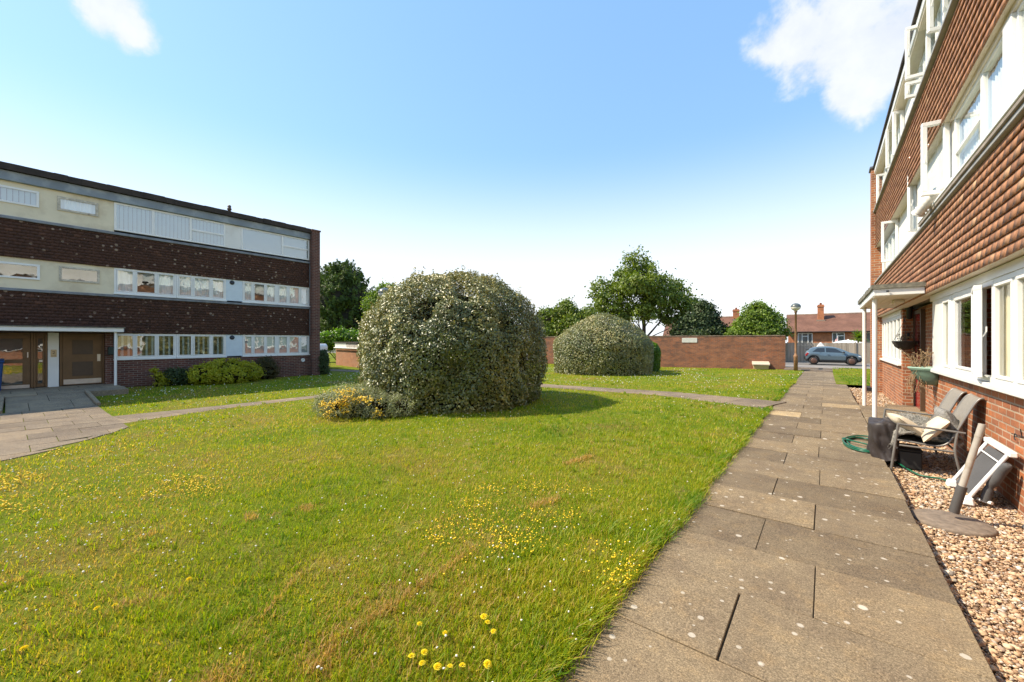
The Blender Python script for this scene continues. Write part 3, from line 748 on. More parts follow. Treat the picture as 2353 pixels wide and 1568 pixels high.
    def casement(s, yh, z0, z1, wd, ang, o=.0, to=-1, frame_mat=None, label=None, bar=None):
        """an opened sash hinged at yh, swinging out by ang degrees; to = side (along y) it closes towards"""
        mb = MB(); pm = MB(); a = R(ang); dy, do = to * math.cos(a), math.sin(a)
        def P(t, n, z): return (s.x(o + .02 + do * t + n * abs(dy)), yh + dy * t - to * n * do, z)
        def bar_(t0, t1, c, d, th=.032):
            vs = [P(t0, -th, c), P(t1, -th, c), P(t1, th, c), P(t0, th, c), P(t0, -th, d), P(t1, -th, d), P(t1, th, d), P(t0, th, d)]
            mb.add(vs, [(0,3,2,1), (4,5,6,7), (0,1,5,4), (1,2,6,5), (2,3,7,6), (3,0,4,7)])
        k = .055
        bar_(0, wd, z0, z0 + k); bar_(0, wd, z1 - k, z1); bar_(0, k, z0 + k, z1 - k); bar_(wd - k, wd, z0 + k, z1 - k)
        if bar: bar_(k, wd - k, bar - .02, bar + .02)
        pm.add([P(k, 0, z0 + k), P(wd - k, 0, z0 + k), P(wd - k, 0, z1 - k), P(k, 0, z1 - k)], [(0, 1, 2, 3)])
        hb = MB(); hb.tube([P(wd - .03, -.035, (z0+z1)/2 - .06), P(wd - .03, -.06, (z0+z1)/2), P(wd - .03, -.06, (z0+z1)/2 + .05)], .008, 6)
        w = mb.build('open_casement', frame_mat or M_upvc, s.root, bevel=.005); pm.build('pane', M_glass, w); hb.build('handle', M_upvc, w)
        if label: w['label'] = label
        return w

# ================================================================== west block (in its own shade)
XL = -19.5
yl = lambda px: YX(px, XL)
wb = thing('apartment_building', 'three storey block of flats in shade, dark lichen spotted tile bands and cream render', 'building', (XL - 5, 2, -.15))
F = Facade(XL, 1, 0, wb)
YA, YB = -9.0, yl(711)           # facade from beyond the frame to the end pier
YE = yl(728.5)
ZS0, ZH0, ZT1a, ZT1b, ZS1, ZH1, ZT2a, ZT2b, ZS2, ZH2, ZF, ZR = .875, 1.775, 1.775, 3.06, 3.18, 4.07, 4.07, 5.235, 5.375, 6.35, 6.66, 6.86
YD = yl(262)                     # cream part | window part
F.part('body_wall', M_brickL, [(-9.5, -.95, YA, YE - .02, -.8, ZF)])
F.part('rear_room_wall', M_room, [(-.949, -.90, YA, YB, -.1, ZF)])
F.part('floor_slab', M_room, [(-.899, -.02, YA, YB, ZT1a + .04, ZT1b), (-.899, -.02, YA, YB, ZT2a + .04, ZT2b), (-.899, -.02, YA, YB, ZH2, ZF)])
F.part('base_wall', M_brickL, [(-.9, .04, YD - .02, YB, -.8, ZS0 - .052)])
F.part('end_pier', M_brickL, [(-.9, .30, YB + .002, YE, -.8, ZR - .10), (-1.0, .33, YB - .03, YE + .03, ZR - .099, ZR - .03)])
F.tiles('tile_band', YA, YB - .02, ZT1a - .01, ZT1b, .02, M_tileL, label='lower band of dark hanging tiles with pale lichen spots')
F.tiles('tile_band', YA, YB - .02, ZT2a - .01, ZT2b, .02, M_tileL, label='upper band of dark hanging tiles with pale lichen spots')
F.part('lead_flashing', M_lead, [(-.02, .085, YA, YB, ZT1b - .03, ZT1b + .05)], bevel=.01)
F.part('lead_flashing', M_lead, [(-.02, .085, YA, YB, ZT2b - .03, ZT2b + .06)], bevel=.01)
F.part('corner_trim', M_lead, [(.0, .07, YB - .019, YB + .001, ZT1a, ZT1b - .04)])
F.part('corner_trim', M_lead, [(.0, .07, YB - .019, YB + .001, ZT2a, ZT2b - .04)])
F.part('fascia', M_zinc, [(-.9, .10, YA, YB, ZH2 + .01, ZF - .01)], bevel=.01)
rb = MB()
for i in range(60):
    a, b = YA + (YB + .05 - YA) * i / 60, YA + (YB + .05 - YA) * (i + 1) / 60
    j0, j1 = random.uniform(-.012, .012), random.uniform(-.012, .012)
    F.box(rb, -9.6, .20 + j0, a, b + .001, ZF + j1 * .4, ZR + j1)
rb.build('roof', M_felt, wb)
# cream rendered bays with small windows
YC = YA
def hole_wall(name, mat, y0, y1, z0, z1, holes, o=.0, th=.12):
    mb = MB(); ys = sorted({y0, y1} | {h[0] for h in holes} | {h[1] for h in holes})
    for a, b in zip(ys[:-1], ys[1:]):
        hs = [h for h in holes if h[0] <= a + 1e-6 and h[1] >= b - 1e-6]
        if not hs: F.box(mb, o - th, o, a, b, z0, z1)
        else:
            h = hs[0]; F.box(mb, o - th, o, a, b, z0, h[2]); F.box(mb, o - th, o, a, b, h[3], z1)
    return mb.build(name, mat, F.root)
w1 = (-1.05, yl(90), 5.70, 6.20); w2 = (yl(131.5), yl(226), 5.73, 6.19); w3 = (-1.05, yl(92), 3.42, 3.90); w4 = (yl(135.5), yl(229), 3.45, 3.93)
hole_wall('rendered_wall', M_cream, YA, YD, ZS2 - .07, ZH2 + .01, [(w1[0], w1[1], w1[2], w1[3]), (w2[0], w2[1], w2[2], w2[3])])
hole_wall('rendered_wall', M_cream, YA, YD, ZS1 - .06, ZH1 + .005, [(w3[0], w3[1], w3[2], w3[3]), (w4[0], w4[1], w4[2], w4[3])])
M_rot = plain('flaking_paint_wood', (.60, .54, .42), .8, var=.4, scale=18, dirt=(.20, .15, .10), dirt_scale=9)
F.window(w1[0], w1[1], w1[2], w1[3], [], .03, .06, frame_mat=M_upvcL, glass=M_glassL, sash=False, blind='vertical')
F.window(w2[0], w2[1], w2[2], w2[3], [], .03, .07, frame_mat=M_rot, glass=M_glassL, sash=False, blind='net', label='small window with flaking frame and limp net curtain')
F.window(w3[0], w3[1], w3[2], w3[3], [], .03, .06, frame_mat=M_upvcL, glass=M_glassL, sash=False)
F.window(w4[0], w4[1], w4[2], w4[3], [], .03, .06, frame_mat=M_rot, glass=M_glassL, sash=False)
# window strips
kw = dict(frame_mat=M_upvcL, glass=M_glassL)
F.window(YD, yl(518), ZS2, ZH2, [yl(352), yl(438)], .02, .06, .075, transom={2: (ZS2 + ZH2) / 2}, blind='vertical', sash=False, **kw)
F.window(yl(554), YB - .01, ZS2, ZH2, [yl(649)], .02, .06, .075, transom={1: (ZS2 + ZH2) / 2}, blind='fine', sash=False, **kw)
F.part('infill_panel', M_whiter, [(-.1, .01, yl(518.2), yl(553.8), ZS2, ZH2)])
for (za, zb, nm) in ((ZS1, ZH1, 'a'), (ZS0, ZH0, 'b')):
    bl = {'a': ('pair', 'net', 'pair', 'net'), 'b': ('open', 'open', 'fine', 'fine')}[nm]
    F.window(YD, yl(405), za, zb, [yl(310), yl(360)], .02, blind=bl[0], sill=.06, **kw)
    F.window(yl(405.4), yl(519), za, zb, [yl(443), yl(485)], .02, blind=bl[1], sill=.06, **kw)
    F.window(yl(557), yl(636), za, zb, [yl(581), yl(610)], .02, blind=bl[2], sill=.06, **kw)
    F.window(yl(636.4), YB - .01, za, zb, [yl(662), yl(689)], .02, blind=bl[3], sill=.06, **kw)
    F.part('infill_panel', M_panel, [(-.1, .01, yl(519.3), yl(556.7), za, zb)])
    vm = MB(); yc = yl(533); zc = zb - .13
    vm.lathe([(.0, -.05), (.085, -.05), (.09, -.02), (.075, .0), (.0, .0)], (0, 0, 0), 16); vm.xform(Matrix.Translation((XL + .04, yc, zc)) @ Matrix.Rotation(R(90), 4, 'Y'))
    vm.build('vent_cap', M_black, wb)
vm = MB(); vm.lathe([(.055, -.02), (.085, -.02), (.085, .03), (.06, .035), (.055, .0)], (0, 0, 0), 18); vm.xform(Matrix.Translation((XL + .045, yl(695), .60)) @ Matrix.Rotation(R(90), 4, 'Y'))
vm.build('vent_ring', M_upvcL, wb)
# flues on the roof
fb = MB(); fp = AX(527, 490, XL - .9)
fb.lathe([(.055, -.5), (.055, .28), (.085, .30), (.085, .36), (.06, .38), (.075, .45), (.05, .50)], (XL - .9, fp[1], ZR + .05), 12); fb.build('flue', M_brownp, wb)
fb = MB(); fp = AX(533, 492, XL - .9); fb.lathe([(.05, -.4), (.05, .12), (.09, .13), (.09, .2), (.03, .24)], (XL - .9, fp[1], ZR + .0), 12); fb.build('flue', M_brownp, wb)
# entrance: recess, doors, canopy
o = -.16
F.part('entrance_wall', M_whiter, [(o - .1, o + .03, yl(110.5), yl(136), .0, ZH0)])
F.part('entrance_wall', M_brickL, [(o - .1, o + .02, YA, -1.06, -.2, ZH0)])
F.part('entrance_pier', M_brickL, [(-.9, -.02, yl(242), YD - .021, -.6, ZH0)])
def door(y0, y1, name, glazed):
    z0, z1 = .03, ZH0 - .02; mb = MB()
    F.box(mb, o - .08, o + .02, y0, y0 + .05, z0, z1); F.box(mb, o - .08, o + .02, y1 - .05, y1, z0, z1); F.box(mb, o - .08, o + .02, y0 + .05, y1 - .05, z1 - .06, z1)
    a, b = y0 + .055, y1 - .055
    if not glazed: F.box(mb, o - .05, o - .005, a, b, z0 + .01, z1 - .065)
    else:
        rails = [z0 + .01, z0 + .12, z0 + .78, z0 + .90, z1 - .18, z1 - .065]
        F.box(mb, o - .05, o - .005, a, b, rails[0], rails[1]); F.box(mb, o - .05, o - .005, a, b, rails[2], rails[3]); F.box(mb, o - .05, o - .005, a, b, rails[4], rails[5])
        sw = .16 if b - a > .7 else .05
        for (c, d) in ((rails[1], rails[2]), (rails[3], rails[4])): F.box(mb, o - .05, o - .005, a, a + sw * .7, c, d); F.box(mb, o - .05, o - .005, b - sw, b, c, d)
    dr = mb.build(name, M_brownd, wb, bevel=.004)
    return dr, a, b, z0, z1
dr, a, b, z0, z1 = door(yl(138), yl(241.5), 'door', False)
F.part('panel', M_brownp, [(o - .006, o + .004, a + .22, b - .22, z0 + .30, z0 + .78), (o - .006, o + .004, a + .22, b - .22, z0 + 1.02, z0 + 1.50)], dr, .004)
F.part('kick_plate', M_steel, [(o - .006, o + .004, a + .03, b - .02, z0 + .04, z0 + .20)], dr)
F.part('push_plate', M_steel, [(o - .006, o + .004, b - .12, b - .04, z0 + .78, z0 + 1.02)], dr)
dr, a, b, z0, z1 = door(-1.05, yl(77), 'door', True)
x = F.x(o - .02)
pm = MB(); pm.add([(x, a, z0 + .1), (x, b, z0 + .1), (x, b, z1 - .1), (x, a, z1 - .1)], [(0, 1, 2, 3)]); pm.build('pane', M_glassL, dr)
F.part('handle', M_steel, [(o + .0, o + .03, b - .07, b - .045, z0 + .95, z0 + 1.12)], dr)
F.part('kick_plate', M_steel, [(o - .006, o + .004, a + .12, b - .02, z0 + .0, z0 + .10)], dr)
dr, a, b, z0, z1 = door(yl(77.3), yl(110), 'side_light', True)
pm = MB(); pm.add([(x, a, z0 + .1), (x, b, z0 + .1), (x, b, z1 - .1), (x, a, z1 - .1)], [(0, 1, 2, 3)]); pm.build('pane', M_glassL, dr)
F.part('letter_plate', M_steel, [(o - .006, o + .004, a + .06, b - .05, z0 + .80, z0 + .87)], dr)
ps = F.part('door_number_sign', plain('brass_plate', (.55, .42, .24), .4, metal=.3), [(o + .03, o + .045, yl(117), yl(131), .98, 1.22)], None, .006)
def text(name, s, size, loc, rot, mat, parent, ext=.002):
    cu = bpy.data.curves.new(name, 'FONT'); cu.body = s; cu.size = size; cu.align_x = 'CENTER'; cu.align_y = 'CENTER'; cu.extrude = ext
    tmp = bpy.data.objects.new(name, cu); COL.objects.link(tmp)
    dg = bpy.context.evaluated_depsgraph_get(); me = bpy.data.meshes.new_from_object(tmp.evaluated_get(dg)); bpy.data.objects.remove(tmp)
    me.transform(Matrix.Translation(loc) @ rot)
    return link(name, me, mat, parent)
RX = Matrix.Rotation(R(90), 4, 'Z') @ Matrix.Rotation(R(90), 4, 'X')
text('number', '2', .13, (XL + o + .048, (yl(117) + yl(131)) / 2, 1.12), RX, M_brownp, ps)
text('lettering', 'FLATS', .035, (XL + o + .048, (yl(117) + yl(131)) / 2, 1.02), RX, M_brownp, ps)
F.part('meter_box', M_dgreen, [(-.02, .16, yl(247), yl(262), 1.02, 1.30)], None, .02)
cb = MB(); cz0, cz1 = 1.80, 1.93
F.box(cb, .0, .92, YA, yl(274), cz0, cz1)
can = cb.build('canopy', M_upvcL, wb, bevel=.01)
F.part('canopy_roof', M_moss, [(.0, .95, YA, yl(274) + .03, cz1 + .002, cz1 + .03)], can)
pc = MB(); px_, py_ = XL + .80, yl(262) - .06
pc.tube([(px_, py_, -.05), (px_, py_, cz0)], .036, 10); pc.build('post', M_upvcL, can)
pc = MB(); pc.box(px_ - .22, px_ + .2, py_ - .95, py_ + .22, -.5, -.03); pc.build('post_base', M_ramp, can, bevel=.02)

# ================================================================== east block (sunlit, beside the path)
W = 1.42
eb = thing('apartment_building', 'sunlit orange brick and tile hung flats with open white windows along the path', 'building', (W + 5, 8, -.05))
F = Facade(W, -1, 0, eb)
YA, YB = -3.0, 17.25; PE = 17.65
OT = .17                          # the tile bands stand proud of the window plane
Z0, ZH0, ZB1, ZS1, ZH1, ZB2, ZS2, ZH2, ZF, ZR = 1.06, 2.25, 3.31, 3.44, 4.49, 5.60, 5.74, 6.85, 7.02, 7.10
YN, YFc = 9.645, 12.965           # entrance recess between these
F.part('body_wall', M_brickR, [(-9.5, -.92, YA, PE - .05, -.8, ZF), (-.92, -.5, YN + .002, YFc - .002, ZH0, ZF)])
F.part('rear_room_wall', M_room, [(-.919, -.88, YA, YN - .3, -.1, ZF), (-.919, -.88, YFc + .3, YB, -.1, ZF), (-.919, -.88, YN - .3, YFc + .3, ZH0 + .3, ZF)])
F.part('floor_slab', M_room, [(-.879, -.05, YA, YB, ZH0 + .06, ZB1), (-.879, -.05, YA, YB, ZH1 + .06, ZB2), (-.879, -.05, YA, YB, ZH2, ZF)])
F.part('base_wall', M_brickR, [(-.88, .0, YA, YN, -.8, Z0 - .06)])
F.part('base_wall', M_brickR, [(-.88, .0, YFc, YB, -.8, .955 - .06)])
F.part('recess_wall', M_brickR, [(-.9, -.24, YN + .001, YFc - .001, -.8, ZH0), (-.88, .0, YFc, YFc + .24, .895, ZH0 - .02), (-.239, .0, YN - .11, YN, Z0 - .06, ZH0 - .02)])
F.part('end_pier', M_brickR, [(-.9, .26, YB + .002, PE, -.8, ZR - .05)])
F.part('pier_cap', M_lead, [(-.95, .30, YB - .03, PE + .04, ZR - .049, ZR + .02)], bevel=.01)
for (a, b, c, d) in ((YA, YB - .02, ZH0, ZB1), (YA, YB - .02, ZH1, ZB2)):
    F.part('band_backing', M_timber, [(-.05, OT - .02, a, b, c + .012, d)])
F.tiles('tile_band', YA, YB - .02, ZH0, ZB1 + .02, OT - .02, M_tileR, label='lower band of sunlit brown clay hanging tiles')
F.tiles('tile_band', YA, YB - .02, ZH1, ZB2 + .02, OT - .02, M_tileR, label='upper band of sunlit brown clay hanging tiles')
M_strip = plain('grey_flashing', (.36, .35, .33), .6, var=.2, scale=5)
F.part('lead_flashing', M_strip, [(-.02, OT + .03, YA, YB, ZB1 + .02, ZB1 + .065)], bevel=.006)
F.part('sill_board', plain('weathered_sill', (.30, .25, .2), .7, var=.3, scale=9), [(-.05, OT + .05, YA, 9.3, ZB1 + .066, ZS1 - .02)], bevel=.006)
F.part('sill_board', M_upvc, [(-.05, OT + .06, YA, 9.3, ZS1 - .019, ZS1 + .015)], bevel=.006)
F.part('lead_flashing', M_strip, [(-.02, OT + .05, YA, YB, ZB2 + .02, ZB2 + .07)], bevel=.006)
F.part('fascia', M_upvc, [(-.1, OT + .02, YA, YB, ZH2 + .01, ZF)], bevel=.006)
F.part('soffit', M_timber, [(-.1, OT + .0, YA, YB, ZH2 - .03, ZH2 + .009)])
F.part('roof', M_felt, [(-9.6, OT + .06, YA, YB + .02, ZF + .002, ZR)], bevel=.008)
# ground floor, near block
GO = .04
F.part('window_panel', M_upvc, [(-.06, GO, 8.715, 9.42, Z0 - .055, ZH0 - .1)], bevel=.005)
F.part('head_board', M_upvc, [(-.1, GO + .012, YA, YN - .11, ZH0 - .10, ZH0 - .002)])
F.window(8.19, 8.71, Z0, ZH0 - .102, [], GO, blind='cream')
F.part('window_panel', M_upvc, [(-.06, GO - .006, 8.025, 8.185, Z0, ZH0 - .102)], bevel=.004)
F.window(7.0, 8.02, Z0, ZH0 - .102, [], GO + .005, .075, blind=None, label='ground floor window nearest the porch')
F.window(6.40, 6.995, Z0, ZH0 - .102, [], GO, skip=(0,), blind=None, label='ground floor opening behind the open sash')
F.part('curtain', M_curtain, [(-.34, -.32, 6.2, 6.62, Z0 + .02, ZH0 - .12)])
F.casement(6.93, Z0 + .05, ZH0 - .15, .48, 9.0, GO, -1, label='ground floor sash standing ajar beside the path')
F.window(5.77, 6.395, Z0, ZH0 - .102, [], GO, blind='cream')
F.window(4.76, 5.765, Z0, ZH0 - .102, [], GO + .005, blind='cream')
F.window(3.6, 4.755, Z0, ZH0 - .102, [4.2], GO, blind='cream')
F.window(1.8, 3.595, Z0, ZH0 - .102, [2.7], GO, blind='net')
F.part('window_sill', M_upvc, [(-.05, .10, YA, YN - .02, Z0 - .058, Z0 - .003)], bevel=.008)
# ground floor beyond the porch
F.window(YFc + .245, YB - .01, .955, ZH0 - .12, [13.9, 14.6, 15.3, 16.0, 16.6], .0, blind='fine', sill=.07)
F.part('head_board', M_upvc, [(-.1, .012, YFc + .245, YB, ZH0 - .118, ZH0 - .002)])
# first floor
WO = .085
F.part('head_board', M_timber, [(-.06, WO + .02, YA, 7.80, ZH1 - .05, ZH1 + .01)])
for (a_, b_, l_, tr_) in ((6.58, 7.74, [], {0: 3.96}), (5.80, 6.575, [], None), (4.55, 5.56, [5.0], None), (3.2, 4.545, [3.9], None)):
    F.window(a_, b_, ZS1 + .016, ZH1 - .05, l_, WO, .038, .045, transom=tr_, blind='net', sash=False)
F.part('window_post', M_upvc, [(-.06, WO + .03, 5.57, 5.79, ZS1 + .018, ZH1 - .052)], bevel=.005)
F.casement(8.02, 3.54, 4.56, .275, 84, WO - .02, -1, label='first floor sash wide open above the white hose', bar=None)
F.part('rendered_wall', M_whiter, [(-.1, .06, 7.75, 10.62, ZB1 + .07, ZH1 + .01)])
F.part('rendered_wall', M_whiter, [(-.1, .0, 11.62, 13.40, ZB1 + .07, ZH1 + .01)])
F.window(10.63, 11.61, ZS1 + .016, ZH1 - .05, [11.0, 11.3], .0, blind='net')
F.casement(10.9, 3.62, 4.72, .16, 60, .0, -1)
F.window(13.41, YB - .01, ZS1 + .016, ZH1 - .05, [14.1, 14.8, 15.5, 16.2], .0, blind='net')
F.casement(13.5, 3.46, 4.47, .31, 84, .0, 1, bar=None)
# top floor
F.part('rendered_wall', M_whiter, [(-.1, .0, 10.9, 13.0, ZB2 + .07, ZH2)])
F.part('rendered_wall', M_whiter, [(-.1, .0, YA, 6.2, ZB2 + .07, ZH2)])
F.window(9.3, 10.89, ZS2 + .03, ZH2 - .03, [9.95, 10.4], .0, blind='net')
F.window(7.8, 9.29, ZS2 + .03, ZH2 - .03, [8.3, 8.8], .0, blind='net')
F.window(6.21, 7.79, ZS2 + .03, ZH2 - .03, [7.0], .0, blind='net')
F.window(13.01, YB - .01, ZS2 + .03, ZH2 - .03, [13.6, 14.3, 15.0, 15.7, 16.4], .0, blind='net')
F.casement(9.72, 6.04, 6.94, .31, 84, .0, -1, bar=None)
F.casement(9.74, 5.72, 6.0, .31, 84, .0, -1)
F.casement(8.55, 6.08, 6.94, .22, 70, .0, -1)
F.casement(12.7, 5.78, 6.78, .19, 75, .0, -1)
F.casement(13.85, 5.88, 6.86, .20, 80, .0, -1)
F.casement(16.1, 5.62, 6.46, .21, 80, .0, -1)
# entrance door of the recess
dm_ = MB(); F.box(dm_, -.238, -.20, 12.12, 12.90, .0, 2.1); dd_ = dm_.build('door', M_red, eb, bevel=.004)
fm_ = MB(); F.box(fm_, -.238, -.17, 12.02, 12.118, .0, 2.18); F.box(fm_, -.238, -.17, 12.902, 12.96, .0, 2.18); F.box(fm_, -.238, -.17, 12.118, 12.902, 2.102, 2.18); fm_.build('door_frame', M_brownp, dd_)
F.part('pane', M_glass, [(-.20, -.195, 12.3, 12.72, 1.2, 1.95)], dd_)
bb = MB(); bb.box(1.49, 1.53, YFc - .03, YFc + .001, 1.54, 1.69); bb.build('door_bell', M_black, eb, bevel=.006)
lb = MB(); cx, cy = 1.52, YFc - .08
lb.lathe([(.02, .0), (.055, .03), (.05, .22), (.08, .24), (.05, .30), (.015, .33)], (cx, cy, 2.0), 8); lb.tube([(cx, cy, 2.33), (cx, cy, 2.38), (cx, YFc, 2.38)], .01, 6)
lb.build('porch_lantern', M_black, eb)
# canopy on two posts
cy0, cy1 = 9.10, 12.75; cx0 = .64
cb = MB(); zc0, zc1 = 2.265, 2.375
cb.box(cx0, cx0 + .03, cy0, cy1, zc0, zc1); cb.box(cx0 + .03, W - OT, cy0, cy0 + .03, zc0, zc1); cb.box(cx0 + .03, W - OT, cy1 - .03, cy1, zc0, zc1)
can = cb.build('canopy', M_upvc, eb, bevel=.004)
sb = MB()
for i in range(7):
    a = cx0 + .031 + (W - cx0 - .06) * i / 7; sb.box(a, a + (W - cx0 - .06) / 7 - .006, cy0 + .031, cy1 - .031, zc0 + .012, zc0 + .03)
sb.build('soffit', M_timber, can)
fb = MB(); n = 24
for i in range(n):
    a, b = cy0 - .03 + (cy1 - cy0 + .06) * i / n, cy0 - .03 + (cy1 - cy0 + .06) * (i + 1) / n
    fb.box(cx0 - .03 + random.uniform(-.006, .006), W - OT + .01, a, b, zc1 + .001, zc1 + .08 + random.uniform(-.01, .01))
fb.build('canopy_roof', M_moss, can)
lb = MB(); lb.box(1.0, 1.16, 10.3, 10.62, zc0 - .06, zc0 + .011); lb.build('porch_light', M_timber, can, bevel=.02)
pp_ = MB(); pp_.tube([(.82, cy0 - .02, 2.33), (.80, cy0 - .10, 2.325)], .014, 8); pp_.build('drain_spout', M_black, can)
for py in (9.86, 12.33):
    pb = MB(); pb.tube([(.71, py, -.02), (.71, py, zc0 + .02)], .036, 14); pb.build('post', M_upvc, can)
# ------------------------------------------------------------------ foliage tools
def unit(v): return v / np.maximum(np.linalg.norm(v, axis=-1, keepdims=True), 1e-9)
def leaf_geo(P, Nv, L, Wd, spread=.7, droop=0.0, fold=.18, rg=None):
    """two folded triangles per leaf; P (n,3) centres, Nv outward directions"""
    rg = rg or RNG; n = len(P)
    rnd = unit(rg.standard_normal((n, 3)))
    nn = unit(Nv + spread * rnd)
    a = unit(np.cross(nn, unit(rg.standard_normal((n, 3)))))
    a[:, 2] -= droop; a = unit(a)
    side = unit(np.cross(a, nn)); up = np.cross(side, a)
    L = np.broadcast_to(L, (n,))[:, None]; Wd = np.broadcast_to(Wd, (n,))[:, None]
    V = np.empty((n, 4, 3))
    V[:, 0] = P - a * L / 2; V[:, 1] = P + a * L / 2
    V[:, 2] = P + side * Wd / 2 + up * Wd * fold; V[:, 3] = P - side * Wd / 2 + up * Wd * fold
    b = np.arange(n)[:, None] * 4
    F = np.concatenate([b + np.array([[0, 2, 1]]), b + np.array([[1, 3, 0]])], 1).reshape(-1, 3)
    return V.reshape(-1, 3), F
def leaves_obj(name, P, Nv, L, Wd, mat, parent=None, r=None, kind=None, **kw):
    V, F = leaf_geo(P, Nv, L, Wd, **kw)
    if r is None: r = RNG.uniform(0, 1, len(P))
    return link(name, npmesh(name, V, [F], np.repeat(r, 2)), mat, parent, kind=kind)
def n3(P, s, seed=0):
    rg = np.random.default_rng(seed); q = 0
    for k in range(5):
        d = unit(rg.standard_normal(3)); ph = rg.uniform(0, 6.28, 1)
        q = q + np.sin(P @ d * s * rg.uniform(.6, 1.7) + ph)
    return q / 5
def crown(blobs, ncl, nlf, sig, rg=None, hollow=.45, zmin=None):
    """clumps of leaves spread through ellipsoids (cx,cy,cz,rx,ry,rz)"""
    rg = rg or RNG; B = np.array(blobs, float); vol = (B[:, 3] * B[:, 4] * B[:, 5]) ** (2/3); pick = rg.choice(len(B), ncl, p=vol / vol.sum())
    d = unit(rg.standard_normal((ncl, 3))); rr = rg.uniform(hollow ** 3, 1, ncl) ** (1/3)
    C = B[pick, :3] + d * B[pick, 3:] * rr[:, None]
    s = sig * rg.uniform(.6, 1.4, ncl)
    q = rg.standard_normal((ncl, nlf, 3)); 
    P = C[:, None] + q * s[:, None, None] * np.array([1, 1, .75])
    Nv = unit(unit(q) * .8 + d[:, None] * .6 + np.array([0, 0, .5]))
    r = np.clip(rg.uniform(0, 1, (ncl, 1)) * .55 + rg.uniform(0, .45, (ncl, nlf)), 0, 1)
    P, Nv, r = P.reshape(-1, 3), Nv.reshape(-1, 3), r.reshape(-1)
    if zmin is not None:
        k = P[:, 2] > zmin; P, Nv, r = P[k], Nv[k], r[k]
    return P, Nv, r
M_bark = plain('bark', (.075, .055, .038), .95, var=.4, scale=20, bump=1, bscale=40)
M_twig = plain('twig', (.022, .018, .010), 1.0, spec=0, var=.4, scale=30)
M_ela = leafmat('silver_green_leaf', (.080, .108, .020), (.215, .220, .055), (.43, .33, .075), gloss=.46, trans=.12, spec=.9, back=(.30, .27, .15))
M_syc = leafmat('broad_leaf', (.075, .118, .010), (.145, .200, .016), (.230, .260, .024), gloss=.5, trans=.32)
M_dark = leafmat('dark_leaf', (.022, .044, .012), (.045, .075, .017), (.080, .110, .024), gloss=.6, trans=.2)
M_conif = leafmat('conifer_spray', (.040, .075, .014), (.085, .140, .020), (.165, .205, .030), gloss=.6, trans=.2)
M_light = leafmat('light_leaf', (.085, .140, .014), (.150, .225, .020), (.220, .290, .035), gloss=.5, trans=.38)
M_brite = leafmat('bright_leaf', (.070, .150, .010), (.120, .230, .014), (.190, .300, .025), gloss=.4, trans=.4)
M_gold = leafmat('golden_leaf', (.24, .27, .010), (.40, .39, .014), (.52, .45, .025), gloss=.5, trans=.35)
M_grey = leafmat('grey_leaf', (.20, .22, .10), (.32, .33, .17), (.42, .40, .24), gloss=.6, trans=.2)
M_rust = leafmat('rusty_leaf', (.050, .050, .014), (.075, .070, .018), (.120, .065, .022), gloss=.6, trans=.25)

def core(name, c, r, parent, z0=0.0, prof=None, scale=.86):
    """dense twiggy inside of a clipped shrub"""
    V = IV1 * 1.0; lump = 1 + .12 * n3(V * 3, 2.2, 5)[:, None]
    return None

